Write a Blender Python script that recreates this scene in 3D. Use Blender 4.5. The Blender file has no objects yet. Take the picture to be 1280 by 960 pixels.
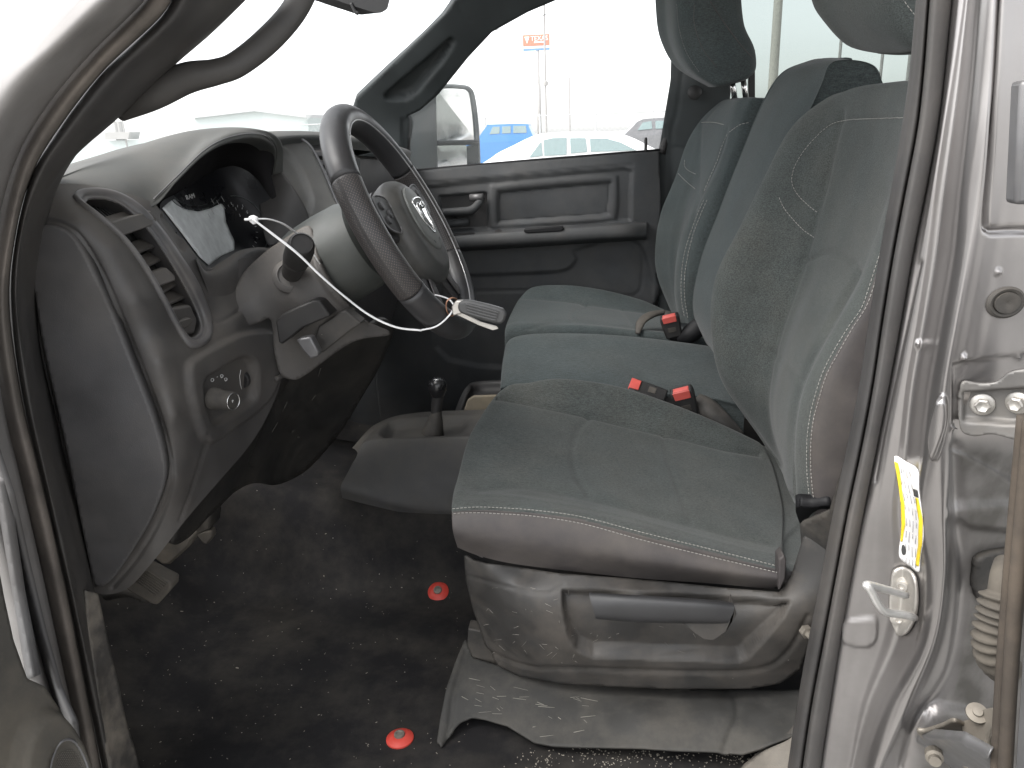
import bpy, bmesh, math, random
import numpy as np
from mathutils import Vector, Matrix
from mathutils.bvhtree import BVHTree
random.seed(7); np.random.seed(7)
C = bpy.context.scene.collection
SC = bpy.context.scene

# ---------------------------------------------------------------- camera
F, CX, CY = 967.0, 640.0, 480.0
CAM = np.array([0, 0, 1.58]); YAW = math.radians(6.5); PIT = math.radians(17.9); ROLL = math.radians(2.0)
FWD = np.array([-math.sin(YAW)*math.cos(PIT), math.cos(YAW)*math.cos(PIT), -math.sin(PIT)])
_r = np.cross(FWD, [0, 0, 1]); _r /= np.linalg.norm(_r); _u = np.cross(_r, FWD)
RT = math.cos(ROLL)*_r - math.sin(ROLL)*_u
UP = math.sin(ROLL)*_r + math.cos(ROLL)*_u
cd = bpy.data.cameras.new('camera'); cam = bpy.data.objects.new('camera', cd); C.objects.link(cam)
cd.sensor_width = 36; cd.lens = F/1280*36; cd.clip_start = 0.05; cd.clip_end = 3000
M = Matrix.Identity(4)
for i in range(3):
    M[i][0] = RT[i]; M[i][1] = UP[i]; M[i][2] = -FWD[i]; M[i][3] = CAM[i]
cam.matrix_world = M
SC.camera = cam

# ---------------------------------------------------------------- world, sun, exposure
SUN_EL, SUN_AZ = math.radians(52), math.radians(238)      # azimuth measured clockwise from +Y
w = bpy.data.worlds.new('World'); SC.world = w; w.use_nodes = True
nt = w.node_tree; bg = nt.nodes['Background']
sky = nt.nodes.new('ShaderNodeTexSky'); sky.sky_type = 'NISHITA'; sky.sun_disc = False
sky.sun_elevation = SUN_EL; sky.sun_rotation = SUN_AZ; sky.air_density = 1.0; sky.dust_density = 1.5; sky.ozone_density = 1.0
hs = nt.nodes.new('ShaderNodeHueSaturation'); hs.inputs['Saturation'].default_value = 0.12
nt.links.new(sky.outputs[0], hs.inputs['Color']); nt.links.new(hs.outputs[0], bg.inputs[0]); bg.inputs[1].default_value = 0.15
sl = bpy.data.lights.new('sun', 'SUN'); sl.energy = 1.4; sl.angle = math.radians(42); sl.color = (1, 0.97, 0.93)
so = bpy.data.objects.new('sun', sl); C.objects.link(so)
sd = Vector((math.sin(SUN_AZ)*math.cos(SUN_EL), math.cos(SUN_AZ)*math.cos(SUN_EL), math.sin(SUN_EL)))
so.rotation_euler = sd.to_track_quat('Z', 'Y').to_euler(); so.location = (0, -5, 8)
vs = SC.view_settings; vs.view_transform = 'Standard'; vs.look = 'None'; vs.gamma = 1; vs.use_curve_mapping = False
vs.exposure = 1.7
SC.cycles.max_bounces = 8; SC.cycles.diffuse_bounces = 4; SC.cycles.transparent_max_bounces = 12

# ---------------------------------------------------------------- geometry helpers
def ray(x, y): return FWD + RT*(x-CX)/F - UP*(y-CY)/F
def P(x, y, Y):
    """point seen at photo pixel (x, y) lying at distance Y into the scene"""
    d = ray(x, y); return CAM + d*(Y-CAM[1])/d[1]
def PZ(x, y, Z):
    d = ray(x, y); return CAM + d*(Z-CAM[2])/d[2]
def proj(V):
    v = np.asarray(V) - CAM; z = v @ FWD
    return np.stack([CX+F*(v @ RT)/z, CY-F*(v @ UP)/z], -1)

def catmull(p, n, closed=False):
    p = np.asarray(p, float); m = len(p); out = []
    segs = m if closed else m-1
    for i in range(segs):
        if closed: a, b, c, d = p[(i-1) % m], p[i], p[(i+1) % m], p[(i+2) % m]
        else:
            b, c = p[i], p[i+1]
            a = p[i-1] if i > 0 else 2*b-c
            d = p[i+2] if i+2 < m else 2*c-b
        for k in range(n):
            t = k/n
            out.append(0.5*((2*b)+(c-a)*t+(2*a-5*b+4*c-d)*t*t+(3*b-a-3*c+d)*t**3))
    if not closed: out.append(p[-1])
    return np.array(out)
def smooth(pts, n=6, closed=True): return catmull(pts, n, closed)

def seg_dist(Q, A, B):
    """min distance from each Q to any of the segments, with index"""
    best = np.full(len(Q), 1e9); near = np.zeros_like(Q)
    for a, b in zip(A, B):
        ab = b-a; l = ab @ ab
        t = np.clip(((Q-a) @ ab)/max(l, 1e-12), 0, 1)
        c = a+t[:, None]*ab; d = np.linalg.norm(Q-c, axis=1)
        m = d < best; best[m] = d[m]; near[m] = c[m]
    return best, near
def inside(Q, poly):
    r = np.zeros(len(Q), bool); n = len(poly); x, y = Q[:, 0], Q[:, 1]
    for i in range(n):
        x1, y1 = poly[i]; x2, y2 = poly[(i+1) % n]
        if y1 == y2: continue
        c = ((y1 > y) != (y2 > y)) & (x < (x2-x1)*(y-y1)/(y2-y1)+x1)
        r ^= c
    return r

def tps(ctrl):
    """depth as a smooth function of the pixel, through samples (px, py, Y)"""
    c = np.array(ctrl, float); n = len(c)
    if n == 1: return lambda q: np.full(len(q), c[0, 2])
    X = c[:, :2]/100; d = c[:, 2]
    def U(r): return np.where(r > 1e-9, r*r*np.log(np.maximum(r, 1e-9)), 0)
    K = U(np.linalg.norm(X[:, None]-X[None], axis=2)) + np.eye(n)*0.02
    Pm = np.hstack([np.ones((n, 1)), X])
    A = np.zeros((n+3, n+3)); A[:n, :n] = K; A[:n, n:] = Pm; A[n:, :n] = Pm.T
    A += np.eye(n+3)*1e-9
    s = np.linalg.lstsq(A, np.concatenate([d, [0, 0, 0]]), rcond=None)[0]
    def f(q):
        q = np.asarray(q)/100
        return U(np.linalg.norm(q[:, None]-X[None], axis=2)) @ s[:n] + s[n] + q @ s[n+1:]
    return f

class Surf:
    def __init__(s, V, Fc, UV=None): s.V = np.array(V, float); s.F = Fc; s.UV = UV; s.orient()
    def normals(s):
        N = np.zeros_like(s.V)
        for k in (3, 4):
            f = np.array([q for q in s.F if len(q) == k])
            if len(f) == 0: continue
            a = s.V[f[:, 2]]-s.V[f[:, 0]]; b = s.V[f[:, -1]]-s.V[f[:, 1]]
            n = np.cross(a, b)
            for j in range(k): np.add.at(N, f[:, j], n)
        l = np.linalg.norm(N, axis=1); l[l == 0] = 1
        return N/l[:, None]
    def orient(s):
        N = s.normals(); view = CAM-s.V
        d = (N*view).sum(1); 
        # open sheets face the camera
        if not getattr(s, 'closed', False) and d.sum() < 0: s.F = [tuple(reversed(f)) for f in s.F]
        return s
    def _front(s, N): return ((N*(CAM-s.V)).sum(1) > 0)
    def emboss(s, poly, depth, soft=4, sm=True, vec=None):
        """raise (depth > 0) or sink the region outlined in photo pixels"""
        poly = smooth(poly, 5) if sm else np.array(poly, float)
        q = proj(s.V); d, _ = seg_dist(q, poly, np.roll(poly, -1, 0)); ins = inside(q, poly)
        d = np.where(ins, d, -d); t = np.clip(d/soft+0.5, 0, 1); t = t*t*(3-2*t)
        N = s.normals(); fr = s._front(N)
        D = N if vec is None else np.array(vec)[None]
        s.V += D*(depth*t*fr)[:, None]; return s
    def groove(s, line, depth, width=3, sm=True, tail=False):
        line = smooth(line, 6, False) if sm else np.array(line, float)
        q = proj(s.V); d, _ = seg_dist(q, line[:-1], line[1:])
        t = np.exp(-(d/width)**2); N = s.normals(); fr = s._front(N)
        s.V -= N*(depth*t*fr)[:, None]; return s
    def hole(s, poly):
        """open a hole along an outline traced in the photo"""
        poly = np.array(poly, float); q = proj(s.V); cen = np.array([q[list(f)].mean(0) for f in s.F]); ins = inside(cen, poly)
        cut = {v for f, k in zip(s.F, ins) if k for v in f}; s.F = [f for f, k in zip(s.F, ins) if not k]
        bd = sorted(cut & {v for f in s.F for v in f}); _, nr = seg_dist(q[bd], poly, np.roll(poly, -1, 0))
        for v, p in zip(bd, nr): s.V[v] = P(p[0], p[1], s.V[v][1])
        return s
    def wobble(s, amp, scale, seed=1):
        r = np.random.RandomState(seed); N = s.normals(); t = np.zeros(len(s.V))
        for k in range(6):
            v = r.normal(size=3)*scale*(0.6+0.4*k); t += np.sin(s.V @ v+r.rand()*7)/(1+0.4*k)
        s.V += N*(amp*t/3)[:, None]; return s
    def build(s, name, mat, parent=None, solid=0, bevel=0, smoothf=True):
        me = bpy.data.meshes.new(name); me.from_pydata([tuple(v) for v in s.V], [], [tuple(int(i) for i in f) for f in s.F])
        if s.UV is not None:
            uv = me.uv_layers.new(name='UVMap'); li = np.empty(len(me.loops), dtype=np.int32)
            me.loops.foreach_get('vertex_index', li); uv.data.foreach_set('uv', np.asarray(s.UV)[li].astype(np.float32).ravel())
        me.materials.append(mat)
        if smoothf: me.polygons.foreach_set('use_smooth', [True]*len(me.polygons))
        me.update(); o = link(name, me, parent)
        if solid:
            m = o.modifiers.new('thickness', 'SOLIDIFY'); m.thickness = solid; m.offset = -1
        s.obj = o; return o
    def bvh(s):
        return BVHTree.FromPolygons([Vector(v) for v in s.V], [tuple(int(i) for i in f) for f in s.F])

def link(name, me, parent=None):
    o = bpy.data.objects.new(name, me); C.objects.link(o)
    if parent is not None:
        o.parent = parent
        if parent.type == 'EMPTY': o.matrix_parent_inverse = Matrix.Translation(-Vector(parent.location))
    return o

def net(rows, nu=6, nv=6, cu=False, cv=False, cap=False):
    """smooth surface through a net of world points; rows of equal length"""
    A = np.array(rows, float)
    T = np.array([catmull(A[i], nv, cv) for i in range(len(A))])
    G = np.array([catmull(T[:, j], nu, cu) for j in range(T.shape[1])]).transpose(1, 0, 2)
    n, m = G.shape[:2]; V = G.reshape(-1, 3); Fc = []
    for i in range(n if cu else n-1):
        for j in range(m if cv else m-1):
            a, b = i*m+j, i*m+(j+1) % m; c, d = ((i+1) % n)*m+(j+1) % m, ((i+1) % n)*m+j
            Fc.append((a, b, c, d))
    du = np.concatenate([[0], np.cumsum(np.linalg.norm(np.diff(G[:, m//2], axis=0), axis=1))])
    dv = np.concatenate([[0], np.cumsum(np.linalg.norm(np.diff(G[n//2], axis=0), axis=1))])
    UV = np.stack(np.meshgrid(du, dv, indexing='ij'), -1).reshape(-1, 2)
    if cap:
        V = list(V)
        for i in (0, n-1):
            c = G[i].mean(0); k = len(V); V.append(c); UV = np.vstack([UV, UV[i*m]])
            for j in range(m if cv else m-1):
                a, b = i*m+j, i*m+(j+1) % m
                Fc.append((b, a, k) if i == 0 else (a, b, k))
        V = np.array(V)
    return Surf(V, Fc, UV)

def sheet(poly, ctrl, res=4, sm=True):
    """a surface with the outline traced in the photo, bent in depth through ctrl samples"""
    poly = smooth(poly, 6) if sm else np.array(poly, float)
    f = ctrl if callable(ctrl) else tps(ctrl if isinstance(ctrl, list) else [(0, 0, ctrl)])
    x0, y0 = poly.min(0); x1, y1 = poly.max(0)
    nx, ny = max(2, int((x1-x0)/res)+1), max(2, int((y1-y0)/res)+1)
    xs, ys = np.linspace(x0, x1, nx+1), np.linspace(y0, y1, ny+1)
    g = np.stack(np.meshgrid(xs, ys, indexing='ij'), -1).reshape(-1, 2)
    cc = np.stack(np.meshgrid((xs[1:]+xs[:-1])/2, (ys[1:]+ys[:-1])/2, indexing='ij'), -1).reshape(-1, 2)
    keep = inside(cc, poly).reshape(nx, ny); m = ny+1; cells = []
    for i in range(nx):
        for j in range(ny):
            if keep[i, j]: cells.append((i*m+j, i*m+j+1, (i+1)*m+j+1, (i+1)*m+j))
    ec = {}
    for c in cells:
        for a, b in zip(c, c[1:]+c[:1]): ec[(min(a, b), max(a, b))] = ec.get((min(a, b), max(a, b)), 0)+1
    bd = sorted({v for e, k in ec.items() if k == 1 for v in e})
    _, nr = seg_dist(g[bd], poly, np.roll(poly, -1, 0)); g[bd] = nr
    used = sorted({v for c in cells for v in c}); idx = {v: i for i, v in enumerate(used)}
    q = g[used]; Y = f(q)
    V = np.array([P(a, b, y) for (a, b), y in zip(q, Y)])
    return Surf(V, [tuple(idx[v] for v in c) for c in cells], np.stack([V[:, 0], V[:, 2]], 1))

def bevel_mod(o, wd, seg=2):
    if wd:
        m = o.modifiers.new('edge', 'BEVEL'); m.width = wd; m.segments = seg; m.limit_method = 'ANGLE'; m.angle_limit = math.radians(35)
    return o
def finish(bm, name, mat, parent=None, bev=0, sf=True):
    bmesh.ops.recalc_face_normals(bm, faces=bm.faces)
    me = bpy.data.meshes.new(name); bm.to_mesh(me); bm.free(); me.materials.append(mat)
    if sf:
        me.polygons.foreach_set('use_smooth', [True]*len(me.polygons))
        try: me.set_sharp_from_angle(angle=math.radians(38))
        except Exception: pass
    o = link(name, me, parent); return bevel_mod(o, bev)
def prism(name, pts, vec, mat, parent=None, bev=0, sm=0):
    """closed outline of world points extruded along vec"""
    pts = [np.array(p, float) for p in pts]
    if sm: pts = list(catmull(pts, sm, True))
    bm = bmesh.new(); vec = np.array(vec, float)
    a = [bm.verts.new(p) for p in pts]; b = [bm.verts.new(p+vec) for p in pts]; n = len(a)
    bm.faces.new(a); bm.faces.new(b[::-1])
    for i in range(n): bm.faces.new((a[i], b[i], b[(i+1) % n], a[(i+1) % n]))
    return finish(bm, name, mat, parent, bev)
def extr(name, poly, Y, dY, mat, parent=None, bev=0.003, sm=0):
    if sm: poly = smooth(poly, sm)
    return prism(name, [P(x, y, Y) for x, y in poly], (0, dY, 0), mat, parent, bev)
def box(name, lo, hi, mat, parent=None, bev=0.004):
    (a, b, c), (d, e, f) = lo, hi
    return prism(name, [(a, b, c), (d, b, c), (d, b, f), (a, b, f)], (0, e-b, 0), mat, parent, bev)
def frame_of(ax):
    ax = np.array(ax, float); ax /= np.linalg.norm(ax)
    t = np.array([0, 0, 1.0]) if abs(ax[2]) < 0.9 else np.array([1.0, 0, 0])
    u = np.cross(t, ax); u /= np.linalg.norm(u); v = np.cross(ax, u); return u, v, ax
def lathe(name, base, axis, prof, mat, parent=None, seg=32, bm=None, sq=1.0, bev=0):
    """profile of (radius, height) turned round axis from base"""
    u, v, a = frame_of(axis); base = np.array(base, float); own = bm is None
    if own: bm = bmesh.new()
    rings = []
    for r, h in prof:
        rings.append([bm.verts.new(base+a*h+(u*math.cos(t)+v*math.sin(t)*sq)*max(r, 1e-5)) for t in [2*math.pi*k/seg for k in range(seg)]])
    for A, B in zip(rings, rings[1:]):
        for k in range(seg): bm.faces.new((A[k], A[(k+1) % seg], B[(k+1) % seg], B[k]))
    bm.faces.new(rings[0][::-1]); bm.faces.new(rings[-1])
    if own: return finish(bm, name, mat, parent, bev)
def tube_surf(pts, rad, seg=12, closed=False, n=6, flat=1.0, updir=(0, 0, 1), raw=False):
    pts = np.array(pts, float); rad = np.broadcast_to(np.array(rad, float), (len(pts),))
    if not raw:
        q = catmull(np.hstack([pts, rad[:, None]]), n, closed); pts, rad = q[:, :3], np.maximum(q[:, 3], 1e-4)
    m = len(pts); V = []; UV = []; s = 0
    T = np.array([(pts[(i+1) % m]-pts[i-1]) if closed else (pts[min(i+1, m-1)]-pts[max(i-1, 0)]) for i in range(m)])
    ref = np.array(updir, float)
    for i in range(m):
        t = T[i]/np.linalg.norm(T[i]); a = np.cross(ref, t)
        if np.linalg.norm(a) < 1e-3: a = np.cross([1, 0.2, 0], t)
        a /= np.linalg.norm(a); b = np.cross(t, a)
        if i: s += np.linalg.norm(pts[i]-pts[i-1])
        for k in range(seg):
            th = 2*math.pi*k/seg; V.append(pts[i]+rad[i]*(a*math.cos(th)+b*math.sin(th)*flat)); UV.append((s, rad[i]*th))
    Fc = []
    for i in range(m if closed else m-1):
        for k in range(seg):
            Fc.append((i*seg+k, i*seg+(k+1) % seg, ((i+1) % m)*seg+(k+1) % seg, ((i+1) % m)*seg+k))
    if not closed:
        for i in (0, m-1):
            k = len(V); V.append(pts[i]); UV.append((0, 0))
            for j in range(seg):
                f = (i*seg+(j+1) % seg, i*seg+j, k); Fc.append(f if i == 0 else f[::-1])
    S = Surf.__new__(Surf); S.V = np.array(V); S.F = [f[::-1] for f in Fc]; S.UV = np.array(UV); S.closed = True
    return S
def tube(name, pts, rad, mat, parent=None, **k): 
    o = tube_surf(pts, rad, **k).build(name, mat, parent); fix_normals(o); return o
def fix_normals(o):
    bm = bmesh.new(); bm.from_mesh(o.data); bmesh.ops.recalc_face_normals(bm, faces=bm.faces); bm.to_mesh(o.data); bm.free()
def join_tubes(name, specs, mat, parent=None, seg=8):
    V = []; Fc = []; UV = []
    for pts, r in specs:
        s = tube_surf(pts, r, seg=seg, raw=len(pts) == 2); k = len(V); V += list(s.V); UV += list(s.UV); Fc += [tuple(i+k for i in f) for f in s.F]
    S = Surf.__new__(Surf); S.V = np.array(V); S.F = Fc; S.UV = np.array(UV); S.closed = True
    o = S.build(name, mat, parent); fix_normals(o); return o

def thing(name, label, cat, loc=(0, 0, 0), group=None):
    o = bpy.data.objects.new(name, None); C.objects.link(o); o.location = loc; o.empty_display_size = 0.1
    return tag(o, label, cat, group)
def tag(o, label=None, cat=None, group=None, kind=None):
    if label: o['label'] = label
    if cat: o['category'] = cat
    if group: o['group'] = group
    if kind: o['kind'] = kind
    return o

def on_surf(bv, x, y, off=0.0008):
    d = Vector(ray(x, y)).normalized(); h = bv.ray_cast(Vector(CAM), d)
    if h[0] is None: return None
    n = h[1] if h[1].dot(d) < 0 else -h[1]
    return np.array(h[0]+n*off), np.array(n)
def stitches(name, bv, line, mat, parent, gap=0.0065, length=0.0044, r=0.0006, sm=True):
    """thread stitches lying on a surface, along a line traced in the photo"""
    q = smooth(line, 24, False) if sm else np.array(line, float)
    pts = [on_surf(bv, *p, off=0.0006) for p in q]; pts = [p for p in pts if p is not None]
    if len(pts) < 2: return None
    L = [pts[0][0]]; 
    for p, n in pts[1:]:
        if np.linalg.norm(p-L[-1]) < 0.05: L.append(p)
    L = np.array(L); s = np.concatenate([[0], np.cumsum(np.linalg.norm(np.diff(L, axis=0), axis=1))])
    at = lambda t: np.array([np.interp(t, s, L[:, k]) for k in range(3)])
    specs = []; t = 0
    while t+length < s[-1]:
        specs.append(([at(t), at(t+length)], r)); t += gap
    return join_tubes(name, specs, mat, parent, seg=6)
def seam(name, bv, line, rad, mat, parent, off=0.0):
    q = smooth(line, 10, False); pts = [on_surf(bv, *p, off=off) for p in q]; pts = [p[0] for p in pts if p is not None]
    L = [pts[0]]
    for p in pts[1:]:
        if 1e-4 < np.linalg.norm(p-L[-1]) < 0.08: L.append(p)
    return tube(name, L, rad, mat, parent, raw=True, seg=8)
def decal(name, bv, poly, mat, parent, off=0.0012, res=3, sm=False, thick=0.0006):
    """thin layer (label, plate, glare patch) laid on a surface"""
    s = sheet(poly, [(0, 0, 1.0)], res, sm); q = proj(s.V); V = []
    last = None
    for p in q:
        h = on_surf(bv, *p, off=off); 
        if h is None: h = last if last is not None else (s.V[0], None)
        last = h; V.append(h[0])
    s.V = np.array(V); s.orient(); return s.build(name, mat, parent, solid=thick)
def text_on(name, txt, origin, right, up, size, mat, parent, extrude=0.0004, sx=1.0):
    cu = bpy.data.curves.new(name, 'FONT'); cu.body = txt; cu.size = size; cu.extrude = extrude; cu.align_x = 'CENTER'; cu.align_y = 'CENTER'
    tmp = bpy.data.objects.new('tmp', cu); C.objects.link(tmp); bpy.context.view_layer.update()
    me = bpy.data.meshes.new_from_object(tmp.evaluated_get(bpy.context.evaluated_depsgraph_get())); bpy.data.objects.remove(tmp)
    R = np.array(right, float); R /= np.linalg.norm(R); U = np.array(up, float); U -= R*(U @ R); U /= np.linalg.norm(U); N = np.cross(R, U)
    R = R*sx; Mx = Matrix(((R[0], U[0], N[0], origin[0]), (R[1], U[1], N[1], origin[1]), (R[2], U[2], N[2], origin[2]), (0, 0, 0, 1)))
    me.transform(Mx); me.materials.clear(); me.materials.append(mat); return link(name, me, parent)

def paint_faces(o, surf, poly, m, depth_test=None):
    o.data.materials.append(m); k = len(o.data.materials)-1
    cen = np.array([surf.V[list(f)].mean(0) for f in surf.F]); q = proj(cen); ins = inside(q, np.array(poly))
    if depth_test is not None: ins &= depth_test(cen)
    idx = np.zeros(len(surf.F), dtype=np.int32); idx0 = np.array([p.material_index for p in o.data.polygons]); idx = np.where(ins, k, idx0).astype(np.int32)
    o.data.polygons.foreach_set('material_index', idx); o.data.update()

def merge(child, parent):
    """fold surface marks into the mesh of the part that carries them"""
    if child is None: return
    if parent.modifiers:
        bpy.context.view_layer.update(); me = bpy.data.meshes.new_from_object(parent.evaluated_get(bpy.context.evaluated_depsgraph_get()))
        parent.modifiers.clear(); parent.data = me
    n0 = len(parent.data.materials); bm = bmesh.new(); bm.from_mesh(parent.data); nf = len(bm.faces)
    bm.from_mesh(child.data); bm.faces.ensure_lookup_table()
    for f in bm.faces[nf:]: f.material_index = n0; f.smooth = True
    for m in child.data.materials: parent.data.materials.append(m)
    bm.to_mesh(parent.data); bm.free(); bpy.data.objects.remove(child)
# ---------------------------------------------------------------- materials
def lin(c): return tuple(((v/255)/12.92 if v/255 <= 0.04045 else ((v/255+0.055)/1.055)**2.4) for v in c)
def mat(name, col, rough=0.5, metal=0.0, spec=0.5, grain=0, gscale=900, dust=0, dcol=(0.23, 0.20, 0.165), dscale=6, mott=0.15, coat=0, sheen=0, bumpd=0.0006, topdust=0.0, specks=0, bscale=0, bstr=0):
    m = bpy.data.materials.new(name); m.use_nodes = True; t = m.node_tree; b = t.nodes['Principled BSDF']
    N = lambda k: t.nodes.new(k); L = t.links.new
    b.inputs['Metallic'].default_value = metal; b.inputs['Specular IOR Level'].default_value = spec
    tc = N('ShaderNodeTexCoord'); co = tc.outputs['Object']
    n1 = N('ShaderNodeTexNoise'); n1.inputs['Scale'].default_value = dscale*3; n1.inputs['Detail'].default_value = 6; L(co, n1.inputs['Vector'])
    mr = N('ShaderNodeMapRange'); mr.inputs['From Min'].default_value = 0.3; mr.inputs['From Max'].default_value = 0.7
    mr.inputs['To Min'].default_value = 1-mott; mr.inputs['To Max'].default_value = 1+mott; L(n1.outputs[0], mr.inputs['Value'])
    mx = N('ShaderNodeMix'); mx.data_type = 'RGBA'; mx.blend_type = 'MULTIPLY'; mx.inputs[0].default_value = 1
    mx.inputs[6].default_value = (*col, 1); L(mr.outputs[0], mx.inputs[7]); out = mx.outputs[2]
    rgh = N('ShaderNodeMapRange'); rgh.inputs['From Min'].default_value = 0.3; rgh.inputs['From Max'].default_value = 0.7
    rgh.inputs['To Min'].default_value = max(0, rough-0.07); rgh.inputs['To Max'].default_value = min(1, rough+0.1); L(n1.outputs[0], rgh.inputs['Value'])
    ro = rgh.outputs[0]
    if dust or topdust:
        n2 = N('ShaderNodeTexNoise'); n2.inputs['Scale'].default_value = dscale; n2.inputs['Detail'].default_value = 9; n2.inputs['Roughness'].default_value = 0.68; L(co, n2.inputs['Vector'])
        r2 = N('ShaderNodeMapRange'); r2.inputs['From Min'].default_value = 0.42; r2.inputs['From Max'].default_value = 0.72
        r2.inputs['To Min'].default_value = dust*0.12; r2.inputs['To Max'].default_value = dust; L(n2.outputs[0], r2.inputs['Value'])
        fac = r2.outputs[0]
        if topdust:      # dust settles on what faces upwards
            ge = N('ShaderNodeNewGeometry'); sp = N('ShaderNodeSeparateXYZ'); L(ge.outputs['Normal'], sp.inputs[0])
            m2 = N('ShaderNodeMapRange'); m2.inputs['From Min'].default_value = 0.2; m2.inputs['To Max'].default_value = topdust; L(sp.outputs[2], m2.inputs['Value'])
            ad = N('ShaderNodeMath'); ad.operation = 'ADD'; L(fac, ad.inputs[0]); L(m2.outputs[0], ad.inputs[1]); ad.use_clamp = True; fac = ad.outputs[0]
        md = N('ShaderNodeMix'); md.data_type = 'RGBA'; L(fac, md.inputs[0]); L(out, md.inputs[6]); md.inputs[7].default_value = (*dcol, 1); out = md.outputs[2]
        rr = N('ShaderNodeMix'); L(fac, rr.inputs[0]); L(ro, rr.inputs[2]); rr.inputs[3].default_value = 0.95; ro = rr.outputs[0]
    if specks:
        v = N('ShaderNodeTexVoronoi'); v.inputs['Scale'].default_value = 70; v.inputs['Randomness'].default_value = 1; L(co, v.inputs['Vector'])
        lt = N('ShaderNodeMath'); lt.operation = 'LESS_THAN'; lt.inputs[1].default_value = 0.07; L(v.outputs['Distance'], lt.inputs[0])
        sc = N('ShaderNodeMath'); sc.operation = 'MULTIPLY'; L(lt.outputs[0], sc.inputs[0])
        cs = N('ShaderNodeSeparateColor'); L(v.outputs['Color'], cs.inputs[0]); g = N('ShaderNodeMath'); g.operation = 'GREATER_THAN'; g.inputs[1].default_value = 1-specks; L(cs.outputs[0], g.inputs[0])
        L(g.outputs[0], sc.inputs[1]); ms = N('ShaderNodeMix'); ms.data_type = 'RGBA'; L(sc.outputs[0], ms.inputs[0]); L(out, ms.inputs[6]); ms.inputs[7].default_value = (0.32, 0.3, 0.27, 1); out = ms.outputs[2]
    L(out, b.inputs['Base Color']); L(ro, b.inputs['Roughness'])
    if coat: b.inputs['Coat Weight'].default_value = coat; b.inputs['Coat Roughness'].default_value = 0.12
    if sheen: b.inputs['Sheen Weight'].default_value = sheen; b.inputs['Sheen Roughness'].default_value = 0.5
    h = None
    if grain:
        n3 = N('ShaderNodeTexNoise'); n3.inputs['Scale'].default_value = gscale; n3.inputs['Detail'].default_value = 2; L(co, n3.inputs['Vector'])
        bp = N('ShaderNodeBump'); bp.inputs['Strength'].default_value = grain; bp.inputs['Distance'].default_value = bumpd; L(n3.outputs[0], bp.inputs['Height']); h = bp
    if bstr:
        n4 = N('ShaderNodeTexNoise'); n4.inputs['Scale'].default_value = bscale; n4.inputs['Detail'].default_value = 3; L(co, n4.inputs['Vector'])
        b2 = N('ShaderNodeBump'); b2.inputs['Strength'].default_value = bstr; b2.inputs['Distance'].default_value = 0.004; L(n4.outputs[0], b2.inputs['Height'])
        if h: L(h.outputs[0], b2.inputs['Normal'])
        h = b2
    if h: L(h.outputs[0], b.inputs['Normal'])
    return m
def fabric(name, col, stain=0.35, scol=(0.12, 0.105, 0.085), sscale=5):
    m = mat(name, col, rough=0.95, spec=0.15, mott=0.12, dust=stain, dcol=scol, dscale=sscale, sheen=0.12)
    t = m.node_tree; N = lambda k: t.nodes.new(k); L = t.links.new; b = t.nodes['Principled BSDF']
    tc = N('ShaderNodeTexCoord'); src = b.inputs['Base Color'].links[0].from_socket
    v = N('ShaderNodeTexNoise'); v.inputs['Scale'].default_value = 520; v.inputs['Detail'].default_value = 2; L(tc.outputs['Object'], v.inputs['Vector'])
    mp = N('ShaderNodeMapping'); mp.inputs['Scale'].default_value = (90, 650, 650); L(tc.outputs['Object'], mp.inputs[0])
    v2 = N('ShaderNodeTexNoise'); v2.inputs['Scale'].default_value = 1; v2.inputs['Detail'].default_value = 2; L(mp.outputs[0], v2.inputs['Vector'])
    ad = N('ShaderNodeMath'); ad.operation = 'ADD'; L(v.outputs[0], ad.inputs[0]); L(v2.outputs[0], ad.inputs[1])
    mr = N('ShaderNodeMapRange'); mr.inputs['From Min'].default_value = 0.7; mr.inputs['From Max'].default_value = 1.3; mr.inputs['To Min'].default_value = 0.62; mr.inputs['To Max'].default_value = 1.4; L(ad.outputs[0], mr.inputs['Value'])
    mx = N('ShaderNodeMix'); mx.data_type = 'RGBA'; mx.blend_type = 'MULTIPLY'; mx.inputs[0].default_value = 1; L(src, mx.inputs[6]); L(mr.outputs[0], mx.inputs[7]); L(mx.outputs[2], b.inputs['Base Color'])
    bp = N('ShaderNodeBump'); bp.inputs['Strength'].default_value = 0.5; bp.inputs['Distance'].default_value = 0.0008; L(ad.outputs[0], bp.inputs['Height']); L(bp.outputs[0], b.inputs['Normal'])
    return m
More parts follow.
